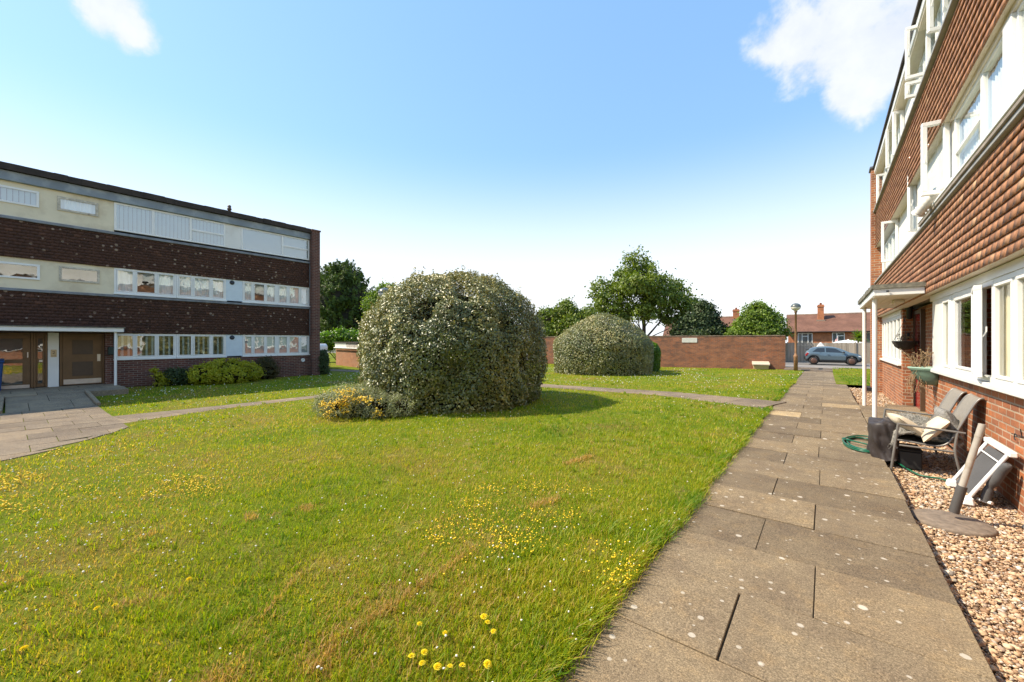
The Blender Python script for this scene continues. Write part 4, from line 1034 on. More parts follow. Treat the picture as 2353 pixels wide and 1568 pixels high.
def clipped(name, label, c, R0, zt, prof, nl, L, Wd, mat, lumps=.05, seed=1, shoots=120, group=None, core_scale=.80, spread=.75, holes=(), cat='shrub', rbias=None, base=0.0, ell=1.0, clump=1.0):
    """rounded clipped shrub: prof(t) gives radius share at height share t"""
    rg = np.random.default_rng(seed)
    t_ = thing(name, label, cat, (c[0], c[1], base), group)
    tt = np.linspace(0, 1, 300); pr = np.array([prof(t) for t in tt]); wgt = np.maximum(pr, .05) * np.sqrt(1 + (np.gradient(pr, tt) * R0 / zt) ** 2); cdf = np.cumsum(wgt); cdf /= cdf[-1]
    def surf(n, k):
        t = np.interp(rg.uniform(0, 1, n), cdf, tt); a = rg.uniform(0, 2*math.pi, n); r = np.interp(t, tt, pr) * R0
        Q = np.stack([np.cos(a) * r, np.sin(a) * r * ell, t * zt], -1)
        dp = np.interp(t, tt, np.gradient(pr, tt)) * R0 / zt
        Nn = unit(np.stack([np.cos(a), np.sin(a), -dp], -1))
        lump = lumps * R0 * (n3(Q, 2.4, seed) * 1.0 + .6 * n3(Q, 6.0, seed + 1) + .75 * n3(Q, 15.0, seed + 2) * clump)
        for (ha, hz, hs, hd) in holes:
            dd = np.hypot((np.arctan2(np.sin(a - ha), np.cos(a - ha))) * R0, Q[:, 2] - hz); lump = lump - hd * np.exp(-(dd / hs) ** 2)
        return Q + Nn * (lump + k)[:, None], Nn
    deps = np.abs(rg.normal(0, .15, nl)) * (.4 + 1.0 * (rg.uniform(0, 1, nl) > .35)); P, Nn = surf(nl, -deps * 1.0 + .02)
    r = np.clip(.38 + .34 * n3(P, 1.6, seed + 3) + .25 * n3(P, 7, seed + 4) + rg.normal(0, .22, nl), 0, 1)
    if rbias is not None: r = np.clip(r + rbias(P), 0, 1)
    if shoots:
        S, Sn = surf(shoots, 0.0); k = S[:, 2] > .55 * zt; S, Sn = S[k], Sn[k]; m = len(S); ln = rg.uniform(.05, .26, m) * (R0 / 2.4)
        u = rg.uniform(0, 1, (m, 9)); dr = unit(Sn * .5 + np.array([0, 0, 1.0]) + .3 * rg.standard_normal((m, 3)))
        SP = (S[:, None] + dr[:, None] * (u * ln[:, None])[..., None] + rg.normal(0, .018, (m, 9, 3))).reshape(-1, 3)
        P = np.concatenate([P, SP]); Nn = np.concatenate([Nn, np.repeat(dr, 9, 0)]); r = np.concatenate([r, rg.uniform(.5, 1, len(SP))])
    off = np.array([c[0], c[1], base]); k = P[:, 2] > -.03; P, Nn, r = P[k], Nn[k], r[k]
    Nn = unit(Nn + np.array([0, 0, .25]))
    leaves_obj('foliage', P + off, Nn, L * rg.uniform(.7, 1.25, len(P)), Wd * rg.uniform(.75, 1.2, len(P)), mat, t_, r, spread=spread, rg=rg)
    # branches: many stems fanning out from the base
    b = MB()
    for i in range(46):
        a = rg.uniform(0, 6.283); tz = rg.uniform(.1, .95); rr = np.interp(tz, tt, pr) * R0 * .88
        e = Vector((c[0] + math.cos(a) * rr, c[1] + math.sin(a) * rr * ell, base + tz * zt * .93)); s = Vector((c[0] + rg.normal(0, .12), c[1] + rg.normal(0, .12), base - .05))
        m_ = s.lerp(e, .5) + Vector((rg.normal(0, .12), rg.normal(0, .12), .15)) * (R0 / 2.4)
        b.tube([s, m_, e], [.035 * R0 / 2.4, .024 * R0 / 2.4, .008], 5)
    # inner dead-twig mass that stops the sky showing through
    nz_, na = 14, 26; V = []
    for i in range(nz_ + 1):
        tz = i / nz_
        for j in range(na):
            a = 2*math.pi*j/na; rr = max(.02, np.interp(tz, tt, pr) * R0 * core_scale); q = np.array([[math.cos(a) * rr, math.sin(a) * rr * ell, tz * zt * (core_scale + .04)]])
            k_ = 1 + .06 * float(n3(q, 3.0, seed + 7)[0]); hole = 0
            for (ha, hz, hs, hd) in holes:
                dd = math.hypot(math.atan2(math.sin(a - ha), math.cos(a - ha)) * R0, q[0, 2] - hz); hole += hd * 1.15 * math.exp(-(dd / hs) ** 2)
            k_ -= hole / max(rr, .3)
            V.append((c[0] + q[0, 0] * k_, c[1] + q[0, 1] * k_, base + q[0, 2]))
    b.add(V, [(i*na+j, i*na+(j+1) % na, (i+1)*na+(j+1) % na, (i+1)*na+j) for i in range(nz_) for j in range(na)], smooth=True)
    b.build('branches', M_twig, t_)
    return t_
def dome(q, top=1.0):
    def f(t):
        if t < q: return 1.0 - .10 * (1 - t / q) ** 2
        u = (t - q) / (1 - q); return max(.0, 1 - u ** 2.1) ** .5
    return f
# big oleaster in the middle of the lawn: photo centre (1045,790)
c1 = D(1045, 784, 10.62)
def hb(P):                        # lighter, warmer leaf tones towards the top
    return .28 * np.clip((P[:, 2] - 2.4) / 1.0, 0, 1) + .15 * n3(P, 1.1, 77)
clipped('clipped_shrub', 'large round silvery green clipped shrub with twin crowns in the middle of the lawn', c1, 2.36, 3.42, dome(.37), 88000, .072, .038, M_ela, .062, 3, 620,
        holes=((-.75, 1.0, .35, .45), (-1.1, 2.35, .28, .5), (-.62, 2.9, .30, .50), (-2.45, .9, .22, .35), (-.62, 3.25, .34, .5), (.02, 1.2, .25, .3), (-1.5, 1.7, .22, .3), (-.2, 2.0, .25, .3), (-.9, .45, .3, .4)), rbias=hb, base=-.11)
c2 = D(1384, 784, 20.9)
def prof2(t):
    if t < .45: return 1.0 - .05 * (1 - t / .45) ** 2
    u = (t - .45) / .55; return max(0, 1 - u ** 1.45) ** .72
clipped('clipped_shrub', 'low domed silvery green clipped shrub in front of the red brick wall', c2, 2.55, 3.16, prof2, 56000, .078, .045, M_ela, .026, 9, 160, base=-.2)
c3 = D(1484, 784, 22.4)
clipped('clipped_shrub', 'small bright green clipped shrub tucked behind the low domed shrub', c3, .78, 1.72, dome(.6), 9000, .10, .06, M_brite, .05, 14, 20, base=-.2)
# flowering grey shrub at the foot of the big one
cg = D(838, 784, 8.35)
def grey_bush():
    rg = np.random.default_rng(31); t_ = thing('flowering_shrub', 'low grey leaved shrub with clusters of yellow flowers beside the big shrub', 'shrub', (cg[0], cg[1], -.12))
    ax = np.array([.80, .60, 0]); ay = np.array([-.60, .80, 0])
    bl = []
    for (u, v, z, s) in ((-.75, .1, .26, .38), (-.35, -.15, .30, .42), (0, .05, .34, .45), (.35, -.1, .30, .42), (.75, .05, .26, .38), (-.55, .4, .38, .40), (-.15, .5, .40, .4), (-.9, .35, .30, .32)):
        p = np.array(cg) * np.array([1, 1, 0]) + ax * u + ay * v; bl.append((p[0], p[1], z - .12, s, s, s * .75))
    P, Nv, r = crown(bl, 1300, 22, .05, rg, .5, -.12)
    leaves_obj('foliage', P, Nv, .040, .014, M_grey, t_, r, spread=.9, rg=rg)
    b = MB(); base = Vector((cg[0], cg[1], -.15))
    for i in range(40):
        q = bl[i % len(bl)]; e = Vector((q[0] + rg.normal(0, q[3]*.5), q[1] + rg.normal(0, q[3]*.5), q[2] + rg.uniform(0, q[5])))
        b.tube([base + Vector((rg.normal(0, .3), rg.normal(0, .2), 0)), (base + e) / 2 + Vector((0, 0, .05)), e], [.012, .008, .003], 4)
    for q in bl:
        V = IV0 * np.array(q[3:]) * .55 + np.array(q[:3]); b.add(V, [tuple(f) for f in IF0], smooth=True)
    b.build('branches', M_twig, t_)
    Y = []
    for (px, py, n, sx, sy) in ((795, 925, 34, 14, 20), (775, 925, 16, 18, 10), (760, 945, 14, 12, 16), (748, 962, 12, 8, 10), (838, 918, 22, 26, 7), (845, 970, 14, 14, 8), (868, 950, 10, 10, 7), (790, 900, 16, 30, 5), (742, 930, 10, 8, 10)):
        for _ in range(n * 3):
            x_, y_ = px + rg.normal(0, sx * .6), py + rg.normal(0, sy * .6)
            dr = np.array(ray(x_, y_)); best = None
            for q in bl:             # first hit of the line of sight on the shrub, where the cluster grows
                o_ = (np.array([0, 0, CAM_H]) - np.array(q[:3])) / np.array(q[3:]); d_ = dr / np.array(q[3:]); A_, B_, C_ = d_ @ d_, o_ @ d_, o_ @ o_ - 1.1; ds = B_*B_ - A_*C_
                if ds > 0:
                    tq = (-B_ - math.sqrt(ds)) / A_; best = tq if best is None else min(best, tq)
            if best is None: best = 8.1
            Y.append(np.array([0, 0, CAM_H]) + dr * best + rg.normal(0, .015, 3))
    Y = np.array(Y); P = Y
    k = P[:, 2] > -.08; P = P[k]
    leaves_obj('flowers', np.repeat(P, 5, 0) + rg.normal(0, .012, (len(P)*5, 3)), np.tile([[-.3, -.6, .7]], (len(P)*5, 1)), .022, .02, M_yel, t_, spread=.6, rg=rg)
    S = np.array(cg) * [1, 1, 0] + np.stack([rg.normal(-.6, .5, 26), rg.normal(.35, .3, 26), np.zeros(26)], -1); s = MB()
    for q in S: h = rg.uniform(.45, .72); s.tube([(q[0], q[1], .05), (q[0] + rg.normal(0, .03), q[1], h * .6), (q[0] + rg.normal(0, .06), q[1], h)], [.004, .003, .007], 4)
    s.build('flower_stems', leafmat('seed_stem', (.2, .2, .06), (.25, .24, .08), (.3, .28, .1)), t_)
grey_bush()
# shrubs under the west block windows
def loose(name, label, c, blobs, ncl, nlf, sig, L, Wd, mat, seed, stems=10, spread=.9, cat='shrub', zmin=-.2, group=None, hollow=.45, droop=0.0, core_k=0.0):
    rg = np.random.default_rng(seed); t_ = thing(name, label, cat, (c[0], c[1], c[2]), group)
    bl = [(c[0] + b[0], c[1] + b[1], c[2] + b[2], b[3], b[4], b[5]) for b in blobs]
    P, Nv, r = crown(bl, ncl, nlf, sig, rg, hollow, zmin)
    leaves_obj('foliage', P, Nv, L, Wd, mat, t_, r, spread=spread, rg=rg, droop=droop)
    b = MB()
    for i in range(stems):
        q = bl[i % len(bl)]; e = Vector((q[0] + rg.normal(0, q[3]*.3), q[1] + rg.normal(0, q[4]*.3), q[2] + rg.uniform(-.2, .6) * q[5])); s = Vector((c[0] + rg.normal(0, .05), c[1] + rg.normal(0, .05), c[2] - .05))
        b.tube([s, (s + e) / 2 + Vector((rg.normal(0, .05), rg.normal(0, .05), .04)), e], [.02, .013, .005], 5)
    if core_k:
        for q in bl: b.add(IV1 * np.array(q[3:]) * core_k * (1 + .1 * n3(IV1 * 3, 2.0, seed))[:, None] + np.array(q[:3]), [tuple(f) for f in IF1], smooth=True)
    b.build('branches', M_twig, t_)
    return t_
gy = -.14
def WBP(px, o): return (XL + o, YX(px, XL + o), gy)
loose('golden_shrub', 'wide rounded yellow green shrub under the ground floor windows of the shaded block', WBP(522, .95), [(0, 0, .42, .75, .95, .50), (0, -.62, .34, .6, .62, .42), (0, .62, .34, .6, .62, .42), (.25, 0, .3, .7, .9, .36)], 900, 26, .055, .075, .045, M_gold, 41, 24, hollow=.72, core_k=.82)
loose('sparse_shrub', 'sparse leggy shrub with yellowish shoots near the porch post', WBP(362, .6), [(0, -.05, .62, .10, .12, .12), (0, .05, .42, .14, .16, .12), (0, .22, .28, .22, .25, .14), (0, .12, .12, .2, .2, .12)], 60, 26, .05, .07, .04, M_gold, 42, 12)
loose('low_shrub', 'low dark green shrub left of the rounded yellow green shrub', WBP(402, .6), [(0, 0, .3, .35, .4, .34), (0, .25, .25, .3, .3, .28)], 170, 26, .06, .07, .04, M_dark, 43, 12, core_k=.6)
loose('low_shrub', 'low rusty leaved shrub right of the rounded yellow green shrub', WBP(615, .6), [(0, 0, .42, .38, .42, .48), (0, -.1, .62, .3, .36, .34)], 230, 26, .06, .07, .04, M_rust, 44, 14, core_k=.7)
cp_ = D(742, 784, 1.64 * FPX / 77); loose('corner_shrub', 'dark upright shrub at the end pier of the shaded block', (cp_[0], cp_[1], gy), [(0, 0, .35, .3, .3, .5), (.0, 0, .75, .26, .26, .42), (-.15, .05, 1.0, .2, .2, .25)], 300, 26, .06, .08, .035, M_dark, 45, 12, core_k=.75)

# ------------------------------------------------------------------ trees
def tree(name, label, base, blobs, ncl, nlf, sig, L, mat, seed, trunk_r=.16, limbs=14, group='trees beyond the garden wall', hollow=.5, cat='tree', core_k=0.0, wd=.75, fork=.35, trunks=1, spread=.9, droop=.1):
    rg = np.random.default_rng(seed); t_ = thing(name, label, cat, base, group)
    P, Nv, r = crown(blobs, ncl, nlf, sig, rg, hollow)
    leaves_obj('crown', P, Nv, L * rg.uniform(.7, 1.3, len(P)), L * wd * rg.uniform(.8, 1.2, len(P)), mat, t_, r, spread=spread, rg=rg, droop=droop)
    b = MB(); zt = max(q[2] + q[5] for q in blobs); h = zt - base[2]
    for k in range(trunks):
        s = Vector(base) + Vector((rg.normal(0, .3), rg.normal(0, .3), -.2)) * (0 if trunks == 1 else 1) + Vector((0, 0, -.3))
        f = Vector((base[0] + rg.normal(0, .15), base[1], base[2] + h * fork)); top = Vector((np.mean([q[0] for q in blobs]), np.mean([q[1] for q in blobs]), base[2] + h * .86))
        b.tube([s, s.lerp(f, .5), f, f.lerp(top, .5), top], [trunk_r * 1.25, trunk_r, trunk_r * .85, trunk_r * .5, trunk_r * .12], 9)
        for i in range(limbs // trunks):
            q = blobs[(i * trunks + k) % len(blobs)]; e = Vector((q[0] + rg.normal(0, q[3] * .35), q[1] + rg.normal(0, q[4] * .35), q[2] + rg.normal(0, q[5] * .35)))
            u = rg.uniform(.0, .55); st = f.lerp(top, u) if u > .1 else f
            m_ = st.lerp(e, .5) + Vector((rg.normal(0, .25), rg.normal(0, .25), .25))
            b.tube([st, m_, e], [trunk_r * .42, trunk_r * .26, trunk_r * .06], 6)
            for j in range(3):
                e2 = e + Vector((rg.normal(0, q[3] * .5), rg.normal(0, q[4] * .5), rg.normal(0, q[5] * .45))); b.tube([m_.lerp(e, .5), e2], [trunk_r * .14, trunk_r * .03], 4, cap=False)
    if core_k:
        for q in blobs: b.add(IV1 * np.array(q[3:]) * core_k * (1 + .1 * n3(IV1 * 3, 2.0, seed))[:, None] + np.array(q[:3]), [tuple(f_) for f_ in IF1], smooth=True)
    b.build('trunk', M_bark, t_)
    return t_
def PB(lst, dep, k=1.0):
    """ellipsoids from photo places (x, y, half width, half height, depth shift)"""
    out = []
    for (px, py, rx, ry, dd) in lst:
        d = dep + dd; p = D(px, py, d); st = 1 + ((px - 1176.5) / FPX) ** 2 * .5
        out.append((*p, rx * d / FPX / st * k, rx * d / FPX / st * k, ry * d / FPX * k))
    return out
dep = 44
syc = PB([(1462, 610, 30, 34, 0), (1440, 650, 42, 30, 1), (1490, 645, 40, 34, -1), (1405, 690, 34, 34, 0), (1385, 668, 26, 24, 1), (1455, 700, 48, 34, 1), (1515, 685, 40, 32, -1), (1545, 680, 38, 34, 1), (1568, 705, 30, 26, 0), (1590, 700, 18, 30, 1), (1540, 728, 28, 18, 0), (1425, 728, 24, 18, 0), (1370, 704, 22, 14, 0), (1465, 655, 36, 26, -2), (1482, 720, 26, 14, -2), (1565, 738, 14, 12, 0)], dep)
tree('sycamore_tree', 'tall broad tree with pointed crown and bare forked trunks behind the brick wall', (*D(1478, 784, dep)[:2], -.9), syc, 460, 42, .34, .29, M_syc, 51, .17, 34, hollow=.72, trunks=3, fork=.2)
con = PB([(790, 660, 38, 52, 0), (765, 690, 42, 62, -1), (815, 690, 40, 60, 0), (790, 740, 58, 60, 0), (740, 715, 34, 70, 1), (832, 740, 28, 55, 1), (778, 630, 20, 26, 0), (805, 640, 18, 30, 0), (755, 650, 22, 34, 0)], 40)
def conifer(name, label, base, blobs, seed, n=900, mat=None):
    rg = np.random.default_rng(seed); t_ = thing(name, label, 'tree', base, 'trees beyond the garden wall'); P = []; Nv = []; r = []
    B = np.array(blobs); pick = rg.choice(len(B), n, p=(B[:, 3] * B[:, 5]) / (B[:, 3] * B[:, 5]).sum())
    for i in range(n):          # feathery sprays that point up and out
        q = B[pick[i]]; d = unit(rg.standard_normal(3)); C = q[:3] + d * q[3:] * rg.uniform(.6, .95); dr = unit(np.array([d[0], d[1], .55 + .7 * abs(d[2])])); ln = rg.uniform(.45, 1.0)
        m = 34; u = rg.uniform(0, 1, m); w_ = .17 * (1 - u)
        p = C + dr * (u * ln)[:, None] + rg.standard_normal((m, 3)) * w_[:, None]; P.append(p); Nv.append(np.tile(dr, (m, 1)) + rg.standard_normal((m, 3)) * .6); r.append(np.clip(rg.uniform(0, .6) + rg.uniform(0, .4, m), 0, 1))
    P = np.concatenate(P); Nv = unit(np.concatenate(Nv)); r = np.concatenate(r)
    leaves_obj('crown', P, Nv, .26 * rg.uniform(.7, 1.3, len(P)), .10, mat or M_conif, t_, r, spread=.7, rg=rg)
    b = MB(); zt = max(q[2] + q[5] for q in blobs); b.tube([(base[0], base[1], base[2] - .3), (base[0], base[1], base[2] + 2), (base[0], base[1], zt - .8)], [.3, .24, .03], 8)
    for q in blobs: b.add(IV1 * np.array(q[3:]) * .74 * (1 + .12 * n3(IV1 * 3, 2.0, seed))[:, None] + np.array(q[:3]), [tuple(f_) for f_ in IF1], smooth=True); b.tube([(base[0], base[1], q[2] - q[5] * .5), tuple(q[:3])], [.09, .03], 5)
    b.build('trunk', plain('conifer_wood', (.035, .03, .018), .95, var=.4, scale=3), t_)
conifer('conifer_tree', 'dark dense conifer with several tips behind the end of the shaded block', (*D(785, 784, 40)[:2], -.5), con, 52, 1500)
hedge_b = PB([(752, 784, 26, 20, 0), (785, 778, 30, 20, 0), (815, 782, 28, 19, 0), (840, 778, 26, 20, 0), (735, 790, 18, 16, 0)], 31)
loose('overgrown_hedge', 'bright green leafy hedge spilling over the garage roof', (*D(785, 784, 31)[:2], -.5), [(b[0] - D(785, 784, 31)[0], b[1] - D(785, 784, 31)[1], b[2] + .5, *b[3:]) for b in hedge_b], 700, 30, .13, .16, .10, M_brite, 53, 16, cat='hedge', hollow=.7, core_k=.8)
tree('young_tree', 'pale leafy tree half hidden behind the big shrub and the far lamp', (*D(880, 784, 36)[:2], -.5), PB([(868, 700, 28, 30, 0), (890, 690, 22, 34, 0), (900, 665, 12, 18, 0), (880, 730, 34, 30, 0), (920, 700, 26, 30, 1), (878, 662, 10, 10, 0)], 36), 360, 34, .22, .20, M_light, 54, .12, 12)
tree('bushy_tree', 'mid green bushy tree showing between the two silvery shrubs', (*D(1285, 784, 38)[:2], -.5), PB([(1262, 735, 30, 26, 0), (1300, 722, 26, 28, 0), (1318, 745, 30, 24, -1), (1280, 760, 46, 26, 0), (1240, 752, 24, 26, 1), (1306, 704, 12, 16, 0), (1345, 735, 26, 22, 0)], 38), 620, 34, .22, .22, M_syc, 55, .14, 16, hollow=.6, core_k=.6)
tree('dark_tree', 'low dark evergreen tree right of the tall pointed tree behind the wall', (*D(1605, 784, 40)[:2], -.5), PB([(1618, 720, 24, 26, 0), (1595, 748, 34, 26, 0), (1628, 742, 26, 30, 0), (1566, 764, 22, 16, 0), (1655, 765, 24, 16, 0), (1605, 765, 50, 22, 0)], 40), 620, 36, .24, .24, M_dark, 56, .14, 14, hollow=.6, core_k=.7)
tree('leafy_tree', 'rounded light green tree between the chimney and the lamp post', (*D(1730, 784, 37)[:2], -.5), PB([(1738, 730, 34, 30, 0), (1714, 750, 22, 24, 0), (1765, 745, 34, 30, 0), (1740, 760, 54, 22, 0), (1790, 765, 18, 14, 0), (1692, 768, 22, 14, 0), (1745, 712, 18, 14, 0)], 37), 560, 34, .22, .21, M_light, 57, .14, 16, hollow=.7, core_k=.45)
# spiky garden plant by the far fence
def spiky(label, px, dep, z0, n, ln, seed):
    c = D(px, 784, dep); rg = np.random.default_rng(seed); t_ = thing('cordyline', label, 'plant', (c[0], c[1], z0)); b = MB()
    b.tube([(c[0], c[1], z0 - 2), (c[0], c[1], z0)], [.09, .07], 7); b.build('trunk', M_bark, t_); P = []; Fc = []; r = []
    for i in range(n):
        a = rg.uniform(0, 6.28); el = rg.uniform(-.3, 1.3); d = np.array([math.cos(a) * math.cos(el), math.sin(a) * math.cos(el), math.sin(el)]); s = unit(np.cross(d, [0, 0, 1.0])) * .035; L = ln * rg.uniform(.7, 1.1); m_ = np.array([c[0], c[1], z0]) + d * L * .55; e = np.array([c[0], c[1], z0]) + d * L - np.array([0, 0, .25 * L * (1 - el / 1.6)])
        k = len(P); o_ = np.array([c[0], c[1], z0]); P += [o_ - s, o_ + s, m_ + s, m_ - s, e]; Fc.append((k, k+1, k+2, k+3)); r.append((k+3, k+2, k+4))
    link('leaves', npmesh('leaves', np.array(P), [np.array(Fc), np.array(r)], rg.uniform(0, 1, 2 * n)), M_light, t_)
spiky('pale green spiky palm like plant above the far wooden fence', 1972, 36.5, 1.75, 130, 1.0, 61)
# ------------------------------------------------------------------ garden wall, garage, street
M_brickW = brick('old_garden_brick', (.42, .150, .066), (.27, .105, .062), (.30, .20, .14), bias=-.1, stain=(.15, .085, .062), stain_amt=.75, weather=(.42, .135, .055))
M_brickG = brick('orange_garage_brick', (.44, .185, .085), (.36, .15, .075), (.40, .26, .17), bias=0, stain=(.34, .20, .13), stain_amt=.5)
M_coping = plain('mortar_coping', (.30, .22, .16), .9, var=.4, scale=6)
def wall_run(name, label, a, b, z0, z1, th, mat, cap=None, cat='wall'):
    t = thing(name, label, cat, (a[0], a[1], z0)); d = Vector((b[0]-a[0], b[1]-a[1], 0)); L = d.length; ang = math.atan2(d.y, d.x)
    mb = MB(); mb.box(0, L, 0, th, 0, z1 - z0); mb.xform(Matrix.Translation((a[0], a[1], z0)) @ Matrix.Rotation(ang, 4, 'Z')); mb.build('brickwork', mat, t)
    if cap:
        cb = MB(); n = int(L / .24)
        for i in range(n): u, v = L * i / n, L * (i + 1) / n; cb.box(u + .004, v - .004, -.018 + random.uniform(-.006, .006), th + .018, z1 - z0 + .001, z1 - z0 + cap + random.uniform(-.008, .01), random.random())
        cb.xform(Matrix.Translation((a[0], a[1], z0)) @ Matrix.Rotation(ang, 4, 'Z')); cb.build('coping', M_coping, t)
    return t, ang
WA, WB_ = (-17.5, 25.3), (-1.86, 28.42)
gw, ga = wall_run('garden_wall', 'long weathered red brick garden wall across the end of the lawn', WA, WB_, -.6, 1.80, .24, M_brickW, .05)
# return of the wall at its right end
# white sign on the wall
sx = 1584; k = None
def on_wall(px):                 # point of the wall under a photo column
    d = ray(px, 784); ax, ay = WA; dx, dy = WB_[0] - ax, WB_[1] - ay
    t = (ax * dy - ay * dx) / (d[0] * dy - d[1] * dx); return (d[0] * t, d[1] * t, t)
p0 = on_wall(1567); p1 = on_wall(1602); sd = thing('sign_plate', 'small blank white plate fixed high on the red brick garden wall', 'sign', (p0[0], p0[1], 1.5))
mb = MB(); L = math.hypot(p1[0]-p0[0], p1[1]-p0[1]); mb.box(0, L, -.02, -.002, 0, .30); mb.xform(Matrix.Translation((p0[0], p0[1], 1.40)) @ Matrix.Rotation(ga, 4, 'Z')); mb.build('plate', plain('enamel_white', (.74, .70, .62), .5, var=.1), sd, bevel=.004)
# salt bin at the foot of the wall
gp = on_wall(1747); bx = thing('salt_bin', 'cream storage bin with sloping lid at the foot of the garden wall', 'bin', (gp[0], gp[1], -.19))
M_cb = plain('cream_plastic', (.50, .36, .20), .5, var=.08, dirt=(.4, .3, .18)); M_cl = plain('pale_lid_plastic', (.58, .48, .36), .5, var=.05)
mb = MB(); mb.add([(-.36, -.50, 0), (.36, -.50, 0), (.36, -.08, 0), (-.36, -.08, 0), (-.40, -.55, .24), (.40, -.55, .24), (.40, -.05, .28), (-.40, -.05, .28)], [(0,3,2,1), (4,5,6,7), (0,1,5,4), (1,2,6,5), (2,3,7,6), (3,0,4,7)])
mb.xform(Matrix.Translation((gp[0], gp[1], -.19)) @ Matrix.Rotation(ga, 4, 'Z')); mb.build('body', M_cb, bx, bevel=.03, seg=2)
mb = MB(); mb.prism([(-.60, .245), (-.60, .32), (-.48, .38), (-.04, .47), (-.02, .29)], 'x', -.44, .44); mb.xform(Matrix.Translation((gp[0], gp[1], -.185)) @ Matrix.Rotation(ga, 4, 'Z')); mb.build('lid', M_cl, bx, bevel=.02, seg=2)
# street lamps
M_rustp = plain('rusty_brown_pole', (.30, .155, .075), .7, var=.3, scale=8); M_cap = plain('lamp_cap_grey', (.10, .115, .11), .3); M_glb = plain('lamp_globe', (.70, .66, .56), .25)
def lamp(label, base, h, gr=.24):
    t = thing('street_lamp', label, 'lamp', base, 'globe lamps on brown poles'); b = MB(); H = h
    b.lathe([(.10, -.1), (.10, .75), (.115, .78), (.115, .86), (.075, .9), (.055, 1.0), (.050, H - gr * 1.5), (.075, H - gr * 1.45), (.09, H - gr * 1.2)], (0, 0, 0), 12); b.build('pole', M_rustp, t, True)
    g = MB(); g.lathe([(.06, H - gr * 1.25)] + [(gr * math.sin(a), H - gr * .15 - gr * .92 * math.cos(a)) for a in np.linspace(.35, math.pi / 2, 9)], (0, 0, 0), 20); g.build('globe', M_glb, t, True)
    c = MB(); c.lathe([(gr * 1.03, H - gr * .16), (gr * 1.05, H - gr * .08)] + [(gr * 1.02 * math.sin(a), H - gr * .1 + gr * .85 * math.cos(a)) for a in np.linspace(math.pi / 2 - .12, .05, 9)] + [(.02, H + gr * .82)], (0, 0, 0), 20); c.build('cap', M_cap, t, True)
    return t
lamp('globe street lamp on rusty pole beside the far end of the path', (-1.33, 27.75, -.19), 3.66)
c = D(884, 784, 19.3); lamp('globe lamp head peeping over the left shoulder of the big shrub', (c[0], c[1], -.2), 4.05, .30)
# wooden fence along the street: one panel mesh with its posts
FA, FB_ = (-8.5, 44.4), (9.0, 45.5)
M_fence = NT('weathered_boards'); p = M_fence.pos(); sp_ = M_fence.n('SeparateXYZ', {0: p}); st_ = M_fence.n('CombineXYZ', {0: M_fence.math('MULTIPLY', sp_.outputs[0], 14.0), 1: M_fence.math('MULTIPLY', sp_.outputs[2], .8)}).outputs[0]
cc = M_fence.mix(1.0, M_fence.ramp(M_fence.rnd(), [(0, (.30, .25, .19)), (.5, (.38, .32, .245)), (1, (.46, .39, .30))]), M_fence.ramp(M_fence.noise(st_, 1.0, 4), [(.3, .7), (.7, 1.15)]), 'MULTIPLY'); M_fence = M_fence.done(M_fence.bsdf(cc, .9, 0, .2))
ft = thing('wooden_fence', 'weathered grey brown close board fence behind the parked car', 'fence', (*FA, -.42)); d = Vector((FB_[0]-FA[0], FB_[1]-FA[1], 0)); fa = math.atan2(d.y, d.x); FM = Matrix.Translation((*FA, -.42)) @ Matrix.Rotation(fa, 4, 'Z')
mb = MB(); x = 0
while x < d.length:
    w_ = random.uniform(.10, .125); mb.box(x, x + w_ - .004, 0, .018 + random.uniform(0, .012), .02, 1.76 + random.uniform(-.02, .03), random.random()); x += w_
mb.xform(FM); mb.build('boards', M_fence, ft)
x = 0.9
while x < d.length:
    mb = MB(); mb.box(x, x + .09, -.07, -.002, -.1, 1.82, .2); mb.xform(FM); mb.build('post', M_fence, ft); x += 2.4

# ------------------------------------------------------------------ houses over the road
M_rooft = NT('red_brown_roof_tile'); p = M_rooft.n('TexCoord').outputs['Object']; sp_ = M_rooft.n('SeparateXYZ', {0: p}); bv = M_rooft.n('CombineXYZ', {0: sp_.outputs[0], 1: sp_.outputs[2]}).outputs[0]
bt = M_rooft.n('TexBrick', {'Vector': bv, 'Color1': (.205, .105, .070), 'Color2': (.165, .086, .062), 'Mortar': (.12, .06, .044), 'Scale': 1.0, 'Mortar Size': .008, 'Brick Width': .2, 'Row Height': .085}); cc = M_rooft.mix(1.0, bt.outputs[0], M_rooft.ramp(M_rooft.noise(M_rooft.pos(), .8, 6, .6), [(.3, .72), (.7, 1.2)]), 'MULTIPLY'); M_rooft = M_rooft.done(M_rooft.bsdf(cc, .9, 0, .2))
M_hbrick = plain('house_brick', (.46, .175, .075), .9, var=.25, scale=2.5, dirt=(.24, .10, .055), dirt_scale=3)
M_dglass = glassmat('house_glass', .25)
